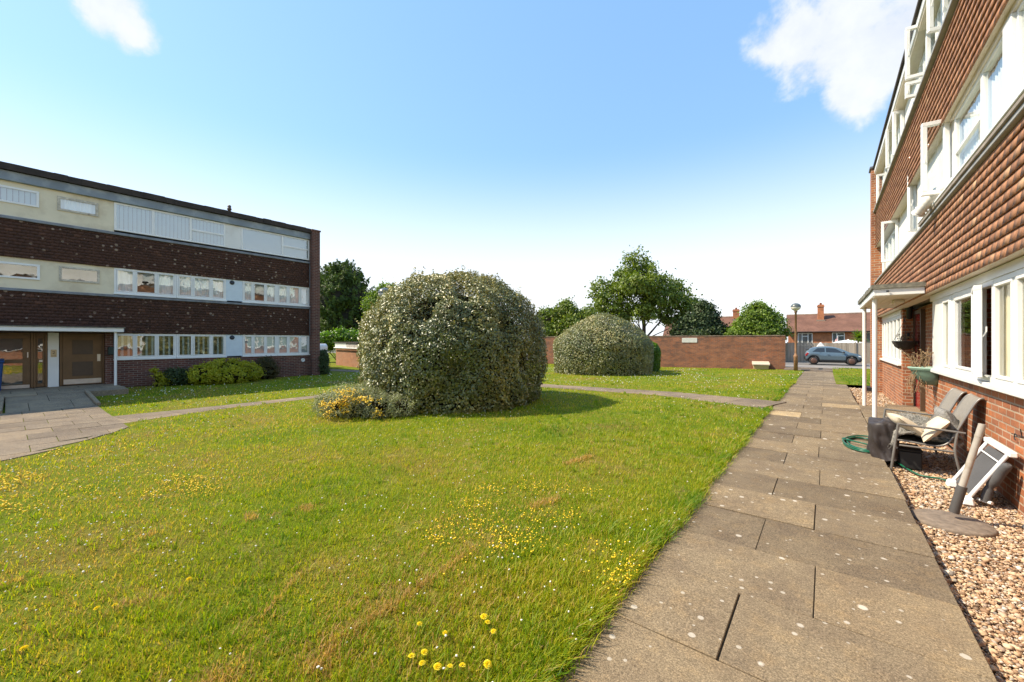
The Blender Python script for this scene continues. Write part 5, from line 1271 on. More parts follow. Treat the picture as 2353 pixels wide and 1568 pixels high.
def house(name, label, orig, ang, L, Dp, ze, zr, z0, wins, chim, cat='house', ridge_tiles=True):
    t = thing(name, label, cat, (orig[0], orig[1], z0)); M = Matrix.Translation((orig[0], orig[1], 0)) @ Matrix.Rotation(ang, 4, 'Z')
    def B(mb, nm, mat, par=None, **kw): 
        mb.xform(M); return mb.build(nm, mat, par or t, **kw)
    mb = MB(); mb.prism([(0, z0), (Dp, z0), (Dp, ze), (Dp / 2, zr - .06), (0, ze)], 'x', 0, L); B(mb, 'wall', M_hbrick)
    sl = (zr - ze) / (Dp / 2); e = .35
    mb = MB(); mb.prism([(-e, ze - e * sl), (Dp / 2, zr), (Dp / 2, zr + .12), (-e, ze - e * sl + .12)], 'x', -.2, L + .2); mb.prism([(Dp + e, ze - e * sl), (Dp / 2 + .001, zr), (Dp / 2 + .001, zr + .12), (Dp + e, ze - e * sl + .12)], 'x', -.2, L + .2)
    rf = mb.build('roof', M_rooft, None); rf.parent = t; rf.matrix_parent_inverse = Matrix.Translation((-orig[0], -orig[1], -z0)); rf.location = (orig[0], orig[1], 0); rf.rotation_euler = (0, 0, ang)
    mb = MB(); mb.tube([(-.2, Dp / 2, zr + .10), (L + .2, Dp / 2, zr + .10)], .11, 8); B(mb, 'ridge', M_coping)
    mb = MB(); mb.tube([(-.2, -e - .05, ze - e * sl + .04), (L + .2, -e - .05, ze - e * sl + .04)], .055, 6); B(mb, 'gutter', M_black)
    for (x0, x1, za, zb, bars, tr) in wins:
        mb = MB(); f = .07
        mb.box(x0, x1, -.05, .01, za, za + f); mb.box(x0, x1, -.05, .01, zb - f, zb); xs = [x0] + list(bars) + [x1]
        for i, x in enumerate(xs):
            a, b = (x, x + f) if i == 0 else ((x - f, x) if i == len(xs) - 1 else (x - f * .6, x + f * .6)); mb.box(a, b, -.05, .01, za + f, zb - f)
        if tr: a, b = xs[tr[0]], xs[tr[0] + 1]; mb.box(a + f, b - f, -.06, .012, tr[1] - .04, tr[1] + .04)
        w_ = B(mb, 'window', M_upvc)
        mb = MB(); mb.box(x0 + .02, x1 - .02, -.012, .002, za + .03, zb - .03); B(mb, 'pane', M_dark_win, w_)
        mb = MB(); mb.box(x0 - .05, x1 + .05, -.12, .0, za - .07, za - .003); B(mb, 'sill', M_upvc, w_)
    for (x, wd, zt, yb) in chim:
        mb = MB(); mb.box(x, x + wd, yb, yb + .55, ze, zt); mb.box(x - .05, x + wd + .05, yb - .05, yb + .60, zt - .22, zt - .08); mb.box(x + .02, x + wd - .02, yb + .02, yb + .53, zt + .001, zt + .05); c_ = B(mb, 'chimney', M_hbrick)
        mb = MB(); mb.lathe([(.12, 0), (.10, .18), (.12, .2), (.08, .22)], (x + wd / 2, yb + .27, zt + .05), 10); B(mb, 'chimney_pot', M_hbrick, c_)
        mb = MB(); zz = ze + yb * sl; mb.box(x - .12, x + wd + .12, yb - .25, yb + .05, zz - .08, zz + .17); B(mb, 'lead_apron', M_coping, c_)
    return t
M_dark_win = NT('dark_window_pane'); M_dark_win = M_dark_win.done(M_dark_win.bsdf((.12, .125, .12), .08, 0, .9))
hd = 47.0; h0 = D(1811, 784, hd); ha = R(3)
k_ = hd / FPX
def hx(px):                       # distance along the house front under a photo column
    d = ray(px, 784); c_, s_ = math.cos(ha), math.sin(ha); t = (h0[0] * s_ - h0[1] * c_) / (d[0] * s_ - d[1] * c_)
    return (d[0] * t - h0[0]) * c_ + (d[1] * t - h0[1]) * s_
w1a, w1b = hx(1833), hx(1867); w2a, w2b = hx(1912), hx(1941); w3a = hx(1985)
house('brick_house', 'brick house with red brown tiled roof and one chimney behind the wooden fence', h0[:2], ha, 13.5, 7.0, 2.68, 4.62, -2.75,
      [(w1a, w1b, 1.02, 2.42, (w1a + (w1b-w1a)*.30, w1a + (w1b-w1a)*.70), (1, 2.05)), (w2a, w2b, 1.05, 2.44, (w2a + (w2b-w2a)*.38,), (1, 2.08)), (w3a, w3a + 1.5, 1.05, 2.44, (w3a + .7,), None)],
      [(hx(1881), hx(1896) - hx(1881), 5.75, 2.1)])
h2 = D(1526, 784, 52)
def hx2(px, yb):
    d = ray(px, 784); c_, s_ = math.cos(R(8)), math.sin(R(8)); ox, oy = h2[0] - s_ * yb, h2[1] + c_ * yb; t = (ox * s_ - oy * c_) / (d[0] * s_ - d[1] * c_); return (d[0] * t - ox) * c_ + (d[1] * t - oy) * s_
house('brick_house', 'house roof with end chimney mostly hidden by trees behind the garden wall', h2[:2], R(8), hx2(1725, 3.7), 7.5, 2.0, 4.5, -2.75, [], [(hx2(1684, 3.2), hx2(1699, 3.2) - hx2(1684, 3.2), 5.5, 3.2)])
# ------------------------------------------------------------------ garage and van beyond the end pier
GP0, GP1 = (-22.3, 13.3), (-26.6, 14.1)
gt = thing('garage', 'flat roofed orange brick garage beyond the end of the shaded block', 'garage', (*GP0, -.3)); dv = Vector((GP1[0]-GP0[0], GP1[1]-GP0[1], 0)); gL = dv.length; gang = math.atan2(-dv.y, -dv.x)
GM = Matrix.Translation((*GP1, -.3)) @ Matrix.Rotation(gang, 4, 'Z')
mb = MB(); mb.box(0, gL, 0, 5, -.3, 1.35); mb.xform(GM); mb.build('wall', M_brickG, gt)
mb = MB(); mb.box(-.1, gL + .12, -.12, 5.1, 1.67, 1.74); mb.xform(GM); mb.build('roof', M_felt, gt)
for i in range(4):
    a, b = gL * i / 4, gL * (i + 1) / 4; mb = MB(); mb.box(a + .004, b - .004, -.06, -.002, 1.35, 1.668); mb.xform(GM); mb.build('fascia_board', [M_upvcL, plain('peeling_fascia', (.5, .47, .42), .8, var=.5, scale=9, dirt=(.2, .17, .14))][i > 1], gt)
    mb = MB(); mb.tube([(a, -.12, 1.34), (b, -.12, 1.34)], .04, 6); mb.xform(GM); mb.build('gutter', M_upvcL, gt)
vd = D(672, 784, 24.6); vt = thing('white_van', 'white van showing past the end pier beside the garage', 'van', (vd[0], vd[1], -.25))
VM = Matrix.Translation((vd[0], vd[1], -.25)) @ Matrix.Rotation(R(205), 4, 'Z') @ Matrix.Scale(.8, 4)
mb = MB(); mb.prism([(-2.4, .35), (2.1, .35), (2.3, .6), (2.25, 1.05), (1.55, 1.2), (1.0, 1.85), (.6, 1.98), (-2.3, 1.98), (-2.42, 1.8)], 'y', -.95, .95); mb.xform(VM); mb.build('body', plain('van_white', (.76, .78, .80), .25, var=.03), vt, bevel=.06, seg=2)
mb = MB(); mb.prism([(1.50, 1.24), (1.05, 1.80), (.35, 1.80), (.35, 1.24)], 'y', -.962, .962); mb.xform(VM); mb.build('window', M_dark_win, vt)
mb = MB(); mb.box(-.8, .8, -.02, .02, 1.25, 1.8); mb.xform(VM @ Matrix.Translation((1.02 + .26, 0, 0))); mb.build('windscreen', M_dark_win, vt)
for wx in (-1.5, 1.45):
    for wy in (-.92, .92):
        mb = MB(); mb.lathe([(.1, -.1), (.33, -.1), (.34, -.06), (.34, .06), (.33, .1), (.1, .1)], (0, 0, 0), 18); mb.xform(VM @ Matrix.Translation((wx, wy, .34)) @ Matrix.Rotation(R(90), 4, 'X')); mb.build('wheel', M_black, vt)
# blue wheelie bin at the entrance
bp_ = G(9, 906, -.08); bt_ = thing('wheelie_bin', 'blue wheelie bin beside the glazed entrance door', 'bin', (bp_[0] - .28, bp_[1] - .30, -.10)); M_blue = plain('blue_plastic', (.012, .055, .19), .45)
mb = MB(); mb.add([(-.22, -.24, .06), (.22, -.24, .06), (.22, .24, .06), (-.22, .24, .06), (-.28, -.29, .95), (.30, -.29, .95), (.30, .29, .95), (-.28, .29, .95)], [(0,3,2,1), (4,5,6,7), (0,1,5,4), (1,2,6,5), (2,3,7,6), (3,0,4,7)]); mb.build('body', M_blue, bt_, True, bevel=.03, seg=2)
mb = MB(); mb.prism([(-.32, .955), (.34, .955), (.34, 1.0), (.1, 1.06), (-.30, 1.03)], 'y', -.31, .31); mb.build('lid', M_blue, bt_, True, bevel=.015)
for s_ in (-.2, .2): mb = MB(); mb.lathe([(.02, -.03), (.1, -.03), (.1, .03), (.02, .03)], (0, 0, 0), 14); mb.xform(Matrix.Translation((-.25, s_, .10)) @ Matrix.Rotation(R(90), 4, 'X')); mb.build('wheel', M_black, bt_, True)
# things in the garden behind the fence
fl = D(1925, 784, 39.5); t = thing('flag', 'faded pink and white flag hanging on a pole behind the fence', 'flag', (fl[0], fl[1], -.4)); mb = MB(); mb.tube([(fl[0], fl[1], -2.5), (fl[0], fl[1], 2.05)], .02, 6); mb.build('pole', M_upvc, t)
mb = MB(); V = []
for i in range(9):
    for j in range(5): V.append((fl[0] - .10 * j * (.25 + i / 9) - .02 * math.sin(i), fl[1] + .04 * math.sin(j * 1.7 + i * .6), 2.0 - .12 * i - .06 * j))
mb.add(V, [(i*5+j, i*5+j+1, (i+1)*5+j+1, (i+1)*5+j) for i in range(8) for j in range(4)], smooth=True); mb.build('cloth', plain('faded_flag', (.72, .40, .38), .8, var=.5, scale=5), t)
um = D(1949, 784, 39.0); t = thing('garden_parasol', 'white garden parasol top showing above the wooden fence', 'parasol', (um[0], um[1], -.4)); mb = MB(); mb.lathe([(1.35, 1.28), (.7, 1.50), (.05, 1.62), (.02, 1.68)], (um[0], um[1], 0), 8, smooth=False); mb.build('canopy', M_upvc, t); mb = MB(); mb.tube([(um[0], um[1], -2.4), (um[0], um[1], 1.5)], .025, 6); mb.build('pole', M_steel, t)
# ------------------------------------------------------------------ parked car (length along local x, nose at +x)
M_paint = NT('blue_grey_car_paint'); M_paint = M_paint.done(M_paint.bsdf((.105, .150, .175), .3, .3, .5, None, Coat_Weight=.8))
M_clad = plain('dark_cladding', (.035, .037, .04), .5)
M_tyre = plain('tyre', (.02, .02, .02), .85); M_rim = plain('dark_bronze_rim', (.16, .085, .06), .4, metal=.5)
M_cglass = NT('car_glass'); M_cglass = M_cglass.done(M_cglass.bsdf((.02, .024, .026), .05, 0, .9))
def interp(xs, ys, x): return float(np.interp(x, xs, ys))
def make_car(loc, ang, s):
    t = thing('parked_car', 'small blue grey hatchback with dark wheel arches parked across the end of the path', 'car', loc, None, ang)
    XS = [0, .06, .22, .45, .75, 1.1, 1.5, 1.95, 2.4, 2.75, 2.95, 3.2, 3.45, 3.62, 3.70]
    belt = [.80, .98, 1.04, 1.03, 1.01, .99, .98, .97, .96, .955, .95, .92, .87, .78, .62]      # shoulder
    roof = [.82, 1.02, 1.20, 1.36, 1.45, 1.49, 1.50, 1.46, 1.33, 1.14, 1.03, .97, .91, .81, .64]
    bot = [.42, .30, .24, .22, .20, .19, .19, .19, .19, .20, .21, .22, .24, .28, .38]
    hw = [.62, .76, .83, .86, .87, .86, .85, .85, .86, .87, .87, .85, .80, .70, .56]
    xs = np.linspace(0, 3.7, 44); wheel = (.62, 3.05); wr = .335
    def section(x):
        b, r, z0, w_ = interp(XS, belt, x), interp(XS, roof, x), interp(XS, bot, x), interp(XS, hw, x)
        for wx in wheel:             # wheel openings
            dx = abs(x - wx)
            if dx < wr + .03: z0 = max(z0, .33 + math.sqrt((wr + .03) ** 2 - dx * dx))
        z0 = min(z0, b - .08); rw = w_ * (.97 - .34 * min(1, max(0, (r - b) / .5)))
        return [(0, z0), (w_ * .93, z0), (w_, z0 + (b - z0) * .3), (w_ * 1.0, z0 + (b - z0) * .62), (w_ * .97, b), (w_ * .95 + (rw - w_ * .95) * .08, b + (r - b) * .06), (rw * 1.02, b + (r - b) * .80), (rw * .90, b + (r - b) * .95), (rw * .5, r), (0, r + .006)]
    secs = [section(x) for x in xs]; n = len(secs[0])
    V = []; 
    for x, q in zip(xs, secs):
        V += [(x, -y, z) for y, z in q] + [(x, y, z) for y, z in q]
    Fc = []; mi = []
    for i in range(len(xs) - 1):
        for side in (0, 1):
            for k in range(n - 1):
                a, b_ = i*2*n + side*n + k, (i+1)*2*n + side*n + k; f = (a, b_, b_ + 1, a + 1) if side else (a, a + 1, b_ + 1, b_)
                xm = (xs[i] + xs[i+1]) / 2; zm = (secs[i][k][1] + secs[i][k+1][1]) / 2; m = 0
                if k <= 1 or any(math.hypot(xm - wx, zm - .33) < wr + .13 and k < 4 for wx in wheel) or (xm > 3.5 and k < 3) or (xm < .12 and k < 3): m = 1
                Fc.append(f); mi.append(m)
    mb = MB(); mb.v = V; mb.f = Fc; mb.r = [.5]*len(Fc); mb.m = mi; mb.sm = [True]*len(Fc)
    body = mb.build('body', [M_paint, M_clad], t, True)
    # glass laid 6 mm proud of the body side
    def side_pt(x, u):
        q = section(x); p, r = q[5], q[6]; return (p[0] + (r[0] - p[0]) * u + .008, p[1] + (r[1] - p[1]) * u)
    for side in (-1, 1):
        for (xa, xb, ta, tb) in ((.52, 1.34, (.05, .30), None), (1.42, 2.62, None, (.05, .75))):
            g = MB(); m_ = 10; vs = []
            for i in range(m_ + 1):
                x = xa + (xb - xa) * i / m_
                lo = .08; hi = .98
                if ta is not None: hi = min(hi, .12 + (x - xa) / .38)
                if tb is not None: hi = min(hi, .10 + (xb - x) / .62)
                hi = max(hi, lo + .02)
                for u in (lo, hi): y, z = side_pt(x, u); vs.append((x, side * y, z))
            g.add(vs, [((2*i, 2*i+2, 2*i+3, 2*i+1) if side < 0 else (2*i, 2*i+1, 2*i+3, 2*i+2)) for i in range(m_)], smooth=True); g.build('side_window', M_cglass, t, True)
    def top_patch(name, xa, xb, mat, wk=.86):
        g = MB(); vs = []; m_ = 8
        for i in range(m_ + 1):
            x = xa + (xb - xa) * i / m_; q = section(x); 
            for k in (-4, -3, -2, -1, 0, 1, 2, 3, 4):
                a = abs(k) / 4; P_ = (q[6][0] * a * wk, q[9][1] + (q[6][1] - q[9][1]) * a ** 3 + .012); vs.append((x, math.copysign(P_[0], k) if k else 0, P_[1]))
        g.add(vs, [(i*9+k, (i+1)*9+k, (i+1)*9+k+1, i*9+k+1) for i in range(m_) for k in range(8)], smooth=True); g.build(name, mat, t, True)
    top_patch('windscreen', 2.22, 2.86, M_cglass); top_patch('rear_window', .16, .50, M_cglass); top_patch('roof', .52, 2.1, M_paint, .9)
    g = MB(); g.box(.02, .30, -.5, .5, 1.30, 1.33); g.build('rear_spoiler', M_clad, t, True, bevel=.012)
    for wx in wheel:
        for side in (-1, 1):
            y = side * .80; w_ = MB(); w_.lathe([(.19, -.09), (.30, -.10), (.325, -.06), (.325, .06), (.30, .10), (.19, .09)], (0, 0, 0), 28); w_.xform(Matrix.Translation((wx, y, .325)) @ Matrix.Rotation(R(90), 4, 'X')); wo_ = w_.build('wheel', M_tyre, t, True)
            r = MB(); r.lathe([(.02, -.03), (.05, -.04), (.06, .0)], (0, 0, 0), 12)
            for k in range(5):
                a = 2 * math.pi * k / 5; r.add([(math.cos(a + d_) * rr, math.sin(a + d_) * rr, zz) for zz in (.02, .05) for rr, d_ in ((.04, -.5), (.205, -.14), (.205, .14), (.04, .5))], [(0,3,2,1), (4,5,6,7), (0,1,5,4), (1,2,6,5), (2,3,7,6), (3,0,4,7)])
            r.lathe([(.19, .0), (.215, .02), (.215, .06), (.195, .075)], (0, 0, 0), 28); r.xform(Matrix.Translation((wx, y + side * .045, .325)) @ Matrix.Rotation(R(90 if side < 0 else -90), 4, 'X')); ro = r.build('rim', M_rim, wo_, True)
    M_lens = plain('lamp_lens', (.75, .75, .72), .1); M_rear = plain('tail_lamp_red', (.35, .02, .02), .2)
    for side in (-1, 1):
        g = MB(); g.prism([(3.36, .80), (3.60, .74), (3.66, .66), (3.50, .68)], 'y', side * .60, side * .785); g.build('headlight', M_lens, t, True, bevel=.01)
        g = MB(); g.prism([(.02, .78), (.10, .70), (.30, .92), (.18, 1.03)], 'y', side * .70, side * .835); g.build('tail_light', M_rear, t, True, bevel=.01)
        g = MB(); g.box(2.46, 2.62, side * .88, side * 1.02, .98, 1.10); g.build('wing_mirror', M_clad, t, True, bevel=.03, seg=2)
        g = MB(); g.box(1.50, 1.66, side * .865, side * .885, .82, .845); g.box(.98, 1.1, side * .855, side * .872, 1.05, 1.075); g.build('door_handle', M_clad, t, True)
    t.scale = (s, s, s)
    rs = thing('roof_sign', 'white triangular sign standing on the roof of the parked car', 'sign', (0, 0, 0)); M = Matrix.Translation(loc) @ Matrix.Rotation(ang, 4, 'Z') @ Matrix.Scale(s, 4)
    mb = MB(); mb.prism([(.84, 1.475), (1.38, 1.495), (1.15, 1.84), (1.09, 1.84)], 'y', -.36, .36); mb.xform(M); rs.location = M @ Vector((1.1, 0, 1.5)); bpy.context.view_layer.update(); mb.build('sign_body', M_upvc, rs, bevel=.02)
    return t
cl_ = D(1848, 784, 32.2); make_car((cl_[0], cl_[1], -.345), R(4), .94)

# ------------------------------------------------------------------ garden seat and what lies round it
GZ = -.088
M_frame = plain('grey_tube_metal', (.21, .195, .175), .4, metal=.3); M_sling = plain('taupe_sling_fabric', (.24, .215, .18), .85, var=.12, scale=30, bump=.4, bscale=300)
def smooth_path(pts, n=6):
    P = [Vector(p) for p in pts]; out = []
    for i in range(len(P) - 1):
        p0, p1, p2, p3 = P[max(i-1, 0)], P[i], P[i+1], P[min(i+2, len(P)-1)]
        for k in range(n):
            u = k / n; out.append(.5 * ((2*p1) + (p2 - p0)*u + (2*p0 - 5*p1 + 4*p2 - p3)*u*u + (3*p1 - p0 - 3*p2 + p3)*u**3))
    return out + [P[-1]]
ls = thing('garden_loveseat', 'grey two seat sling garden bench with its back to the brick wall', 'bench', (1.0, 7.4, GZ))
YN_, YF_ = 6.72, 8.06
for y in (YN_, YF_):
    b = MB(); b.tube([(.632, y, GZ), (.665, y, .22), (.695, y, .488)], .0135, 10); b.build('leg', M_frame, ls)
    b = MB(); b.tube(smooth_path([(1.225, y, GZ), (1.185, y, .10), (1.165, y, .26), (1.185, y, .455)]), .0135, 10); b.build('leg', M_frame, ls)
    b = MB(); b.tube(smooth_path([(.690, y, .492), (.95, y, .475), (1.215, y, .455), (1.245, y, .452)]), .0125, 10); b.build('arm', M_frame, ls)
    b = MB(); b.tube([(.705, y, .235), (1.165, y, .228)], .011, 8); b.build('brace', M_frame, ls)
b = MB(); b.tube([(.68, YN_, .20), (.68, YF_, .20)], .012, 8); b.tube([(1.17, YN_, .24), (1.17, YF_, .24)], .012, 8); b.build('cross_bar', M_frame, ls)
prof = [(.66, .285), (.78, .282), (.92, .266), (1.02, .262), (1.10, .292), (1.155, .37), (1.21, .50), (1.275, .66), (1.335, .795), (1.372, .845), (1.40, .852)]
for (ya, yb, yta, ytb) in ((6.78, 7.30, 6.80, 7.24), (7.46, 8.00, 7.50, 8.02)):
    pp_ = smooth_path([(x, 0, z) for x, z in prof], 4); N_ = len(pp_)
    def ypos(i, k): u = max(0, (i / N_ - .4) / .6); a, b_ = ya + (yta - ya) * u, yb + (ytb - yb) * u; return a + (b_ - a) * k
    mb = MB(); vs = []
    for i, p in enumerate(pp_):
        for k in range(9): kk = k / 8; sag = .022 * math.sin(math.pi * kk) * (1 if i < N_ - 3 else 1.4); vs.append((p.x + sag * .4, ypos(i, kk), p.z - sag * (.9 if i < N_ * .5 else .5)))
    mb.add(vs, [(i*9+k, i*9+k+1, (i+1)*9+k+1, (i+1)*9+k) for i in range(N_ - 1) for k in range(8)], smooth=True)
    o_ = mb.build('sling', M_sling, ls); so_ = o_.modifiers.new('thick', 'SOLIDIFY'); so_.thickness = .006
    b = MB()
    for kk in (0, 1): b.tube([(p.x, ypos(i, kk), p.z) for i, p in enumerate(pp_)], .0115, 8)
    b.build('side_rail', M_frame, o_)
# soft things on the bench
def fabric_noise_mat(name, a, b, scale, bump=1.0, dist=.01):
    m = NT(name); p = m.pos(); n1 = m.noise(p, scale, 6, .7); n2 = m.noise(p, 160, 3)
    return m.done(m.bsdf(m.mix(1.0, m.ramp(n1, [(.36, a), (.62, b)]), m.ramp(n2, [(.3, .7), (.7, 1.2)]), 'MULTIPLY'), .95, 0, .15, m.bump(m.math('ADD', n1, m.math('MULTIPLY', n2, .5)), dist, bump)))
M_fur = fabric_noise_mat('grey_fur_throw', (.10, .095, .085), (.42, .39, .34), 22, 1.0, .02); M_crm = plain('cream_cushion_cloth', (.62, .52, .38), .9, var=.08, bump=.5, bscale=200); M_gryc = fabric_noise_mat('grey_plush', (.20, .19, .175), (.36, .34, .31), 40)
def cushion(name, label, c, size, rot, mat, seed, pw=2.6):
    rg = np.random.default_rng(seed); n = 16; V = []; t = thing(name, label, 'cushion', c); M = Matrix.Translation(c) @ rot
    for sgn in (1, -1):
        for i in range(n + 1):
            for j in range(n + 1):
                u, v = 2*i/n - 1, 2*j/n - 1; th = ((1 - abs(u) ** pw) * (1 - abs(v) ** pw)) ** .5; k = 1 - .07 * (1 - abs(u)) * abs(v) - .07 * (1 - abs(v)) * abs(u)
                p = Vector((u * size[0] / 2 * k, v * size[1] / 2 * k, sgn * th * size[2] / 2)); q = np.array([[p.x, p.y, p.z]]); V.append(M @ (p * (1 + .05 * float(n3(q, 18, seed)[0]))))
    m_ = (n + 1) ** 2; Fc = [(i*(n+1)+j, (i+1)*(n+1)+j, (i+1)*(n+1)+j+1, i*(n+1)+j+1) for i in range(n) for j in range(n)]; Fc += [tuple(m_ + k for k in f[::-1]) for f in Fc]
    mb = MB(); mb.add(V, Fc, smooth=True); mb.build('cover', mat, t); return t
def rot(rx, ry, rz): return Matrix.Rotation(R(rz), 4, 'Z') @ Matrix.Rotation(R(ry), 4, 'Y') @ Matrix.Rotation(R(rx), 4, 'X')
cushion('cushion', 'cream cushion lying at the front edge of the near seat', (.80, 6.98, .45), (.36, .40, .13), rot(0, 38, 12), M_crm, 1)
cushion('cushion', 'cream triangular looking cushion propped against the near arm', (1.02, 6.90, .455), (.34, .36, .12), rot(10, -52, -8), M_crm, 2)
cushion('cushion', 'grey plush cushion leaning on the near backrest', (1.165, 7.02, .52), (.36, .40, .15), rot(0, 66, 4), M_gryc, 3)
cushion('cushion', 'dark green patterned cushion low on the near seat', (1.02, 6.95, .335), (.28, .34, .10), rot(0, 10, 30), fabric_noise_mat('dark_print', (.015, .03, .028), (.30, .30, .27), 30), 4)
th_ = thing('fur_throw', 'shaggy grey fur throw heaped over both seats of the bench', 'throw', (.95, 7.5, .4)); n = 30; V = []
for i in range(n + 1):
    for j in range(n + 1):
        u, v = i / n, j / n; y = 6.82 + 1.16 * u; x = .64 + .60 * v; q = np.array([[x, y, 0.]])
        z = .33 + .15 * math.sin(math.pi * min(1, v * 1.05)) ** .8 + .045 * float(n3(q, 9, 5)[0]) + .03 * float(n3(q, 22, 6)[0]) + .06 * max(0, v - .75) - (.10 if v < .06 else 0) - .05 * (1 if u < .04 or u > .96 else 0)
        V.append((x + .02 * float(n3(q, 14, 8)[0]), y, z))
mb = MB(); mb.add(V, [(i*(n+1)+j, (i+1)*(n+1)+j, (i+1)*(n+1)+j+1, i*(n+1)+j+1) for i in range(n) for j in range(n)], smooth=True); o_ = mb.build('throw_cloth', M_fur, th_); o_.modifiers.new('thick', 'SOLIDIFY').thickness = -.03
P_ = np.array(V); P_ = P_[RNG.integers(0, len(P_), 9000)] + RNG.normal(0, .012, (9000, 3)); leaves_obj('fur', P_, np.tile([[-.3, -.3, 1.0]], (9000, 1)), .034, .0035, leafmat('fur_strand', (.10, .095, .09), (.26, .245, .22), (.46, .43, .38), gloss=.8, trans=.1), th_, spread=1.2)
# dark cover slumped at the path edge
M_cov = plain('dark_brown_cover', (.034, .026, .024), .55, var=.2, bump=.5, bscale=12)
cv = thing('barbecue_cover', 'crumpled dark brown cover over a low barbecue at the path edge', 'cover', (.58, 7.2, GZ)); n = 52; V = []; rings = 20
for i in range(rings + 1):
    t_ = i / rings; z = -.02 + .455 * min(1, t_ * 1.12) if t_ < .9 else .435 + .015 * (t_ - .9) * 10; k = (1.0 - .10 * t_) if t_ < .9 else max(0.02, .90 * (1 - (t_ - .9) * 9.8))
    for j in range(n):
        a = 2*math.pi*j/n; ca, sa = math.cos(a), math.sin(a); rr = 1 / max(abs(ca) ** 4 + abs(sa) ** 4, 1e-6) ** .25
        q = np.array([[ca * 1.2, sa * 1.2, t_ * 2.0]]); fold = 1 + (.16 * float(n3(q, 4.0, 12)[0]) + .16 * abs(float(n3(q, 7.0, 15)[0])) - .10 + .12 * abs(math.sin(a * 4.5 + 4 * t_)) - .06) * (1 - .55 * t_)
        V.append((.60 + .155 * ca * rr * k * fold, 7.15 + .29 * sa * rr * k * fold, z + .05 * float(n3(q, 2.2, 13)[0]) + .02 * ca))
mb = MB(); mb.add(V, [(i*n+j, i*n+(j+1) % n, (i+1)*n+(j+1) % n, (i+1)*n+j) for i in range(rings) for j in range(n)] + [tuple(rings*n + j for j in range(n))], smooth=True); o_ = mb.build('cover_cloth', M_cov, cv); pass
mb = MB(); mb.box(.50, .66, 6.98, 7.36, GZ, .30); mb.build('barbecue', M_black, cv, bevel=.03)
bs = thing('legs_standin', 'black crate for the barbecue legs in the shade under the near seat of the bench', 'standin', (.84, 7.1, GZ)); mb = MB(); mb.box(.72, .93, 6.92, 7.28, GZ, .13); mb.box(.71, .94, 6.91, 7.29, .131, .16); mb.build('box', M_black, bs, bevel=.012)  # plain black box added in place of the barbecue's dark legs
# green hose
M_hose = plain('green_hose', (.008, .10, .05), .35)
hs = thing('garden_hose', 'coiled green garden hose on the paving beside the dark cover', 'hose', (.4, 7.6, 0)); pts = []
for i in range(150):
    a = i / 150 * 2 * math.pi * 3.4 + .6; r = 1 + .16 * math.sin(a * .41) ; pts.append((.44 + .215 * r * math.cos(a) + .02 * math.sin(a * .7), 7.62 + .44 * r * math.sin(a), .012 + .012 * (i // 44) + .006 * math.sin(a * 1.7)))
pts += [(.62, 7.4, .03), (.70, 7.0, -.03), (.86, 6.62, -.07), (1.02, 6.60, -.07), (1.10, 6.52, -.075)]
mb = MB(); mb.tube(smooth_path(pts, 2), .0105, 8); mb.build('tube', M_hose, hs)
# parasol base with its stump of pole
ub = thing('parasol_base', 'round stone parasol base with leaning pole stump on the gravel', 'parasol base', (.875, 5.12, GZ)); M_stone = plain('grey_brown_stone', (.20, .155, .115), .9, var=.35, scale=22, bump=1.2, bscale=28)
mb = MB(); mb.lathe([(.02, -.04), (.25, -.04), (.258, -.02), (.255, -.002), (.246, .006), (.12, .012), (.02, .014)], (.868, 5.12, GZ + .012), 48); mb.build('disc', M_stone, ub)
pa, pc_ = Vector((.888, 5.17, -.012)), Vector((1.062, 5.20, .785)); mb = MB(); mb.tube([pa, pa.lerp(pc_, .30)], .034, 16); mb.build('sleeve', plain('dark_grey_sleeve', (.075, .068, .062), .6, var=.2), ub)
M_pole = plain('pale_grey_pole', (.42, .38, .32), .4, var=.15, dirt=(.3, .25, .18), dirt_scale=9); mb = MB(); mb.tube([pa.lerp(pc_, .301), pa.lerp(pc_, .86)], .0235, 14); mb.tube([pa.lerp(pc_, .86), pa.lerp(pc_, .875)], .026, 14); mb.tube([pa.lerp(pc_, .876), pc_], .0245, 14); mb.build('pole', M_pole, ub)
# folded recliner leaning on the wall
fc = thing('folding_recliner', 'folded white framed recliner with grey fabric leaning against the brick wall', 'recliner', (1.2, 6.1, GZ)); b0, b1 = 5.80, 6.40
def lean(u, y, n=0): return (1.085 + .262 * u - n * .86, y, -.045 + .49 * u + n * .46)
mb = MB(); mb.tube([lean(0, b0), lean(1, b0)], .017, 12); mb.build('frame_tube', M_upvc, fc); mb = MB(); mb.tube([lean(0, b1), lean(1, b1)], .017, 12); mb.build('frame_tube', M_upvc, fc)
M_gf = plain('dark_grey_mesh_fabric', (.085, .082, .08), .8, var=.1, bump=.5, bscale=300); V = [lean(u, b0 + .03 + (b1 - b0 - .06) * v, -.012 - .012 * math.sin(math.pi * v)) for u in np.linspace(.06, .94, 8) for v in np.linspace(0, 1, 8)]
mb = MB(); mb.add(V, [(i*8+j, i*8+j+1, (i+1)*8+j+1, (i+1)*8+j) for i in range(7) for j in range(7)], smooth=True); mb.build('fabric', M_gf, fc)
def obox(mb, a, b, w_, h):       # bar between two points along y with a rectangular section
    M = Matrix.Translation(a); d_ = Vector(b) - Vector(a); L = d_.length; q = d_.to_track_quat('X', 'Z').to_matrix().to_4x4(); k = MB(); k.box(0, L, -w_/2, w_/2, -h/2, h/2); k.xform(M @ q); mb.add(k.v, k.f)
mb = MB(); obox(mb, lean(1.02, b0 - .10), lean(1.02, b1 + .06), .055, .05); mb.build('top_bar', M_upvc, fc, bevel=.008)
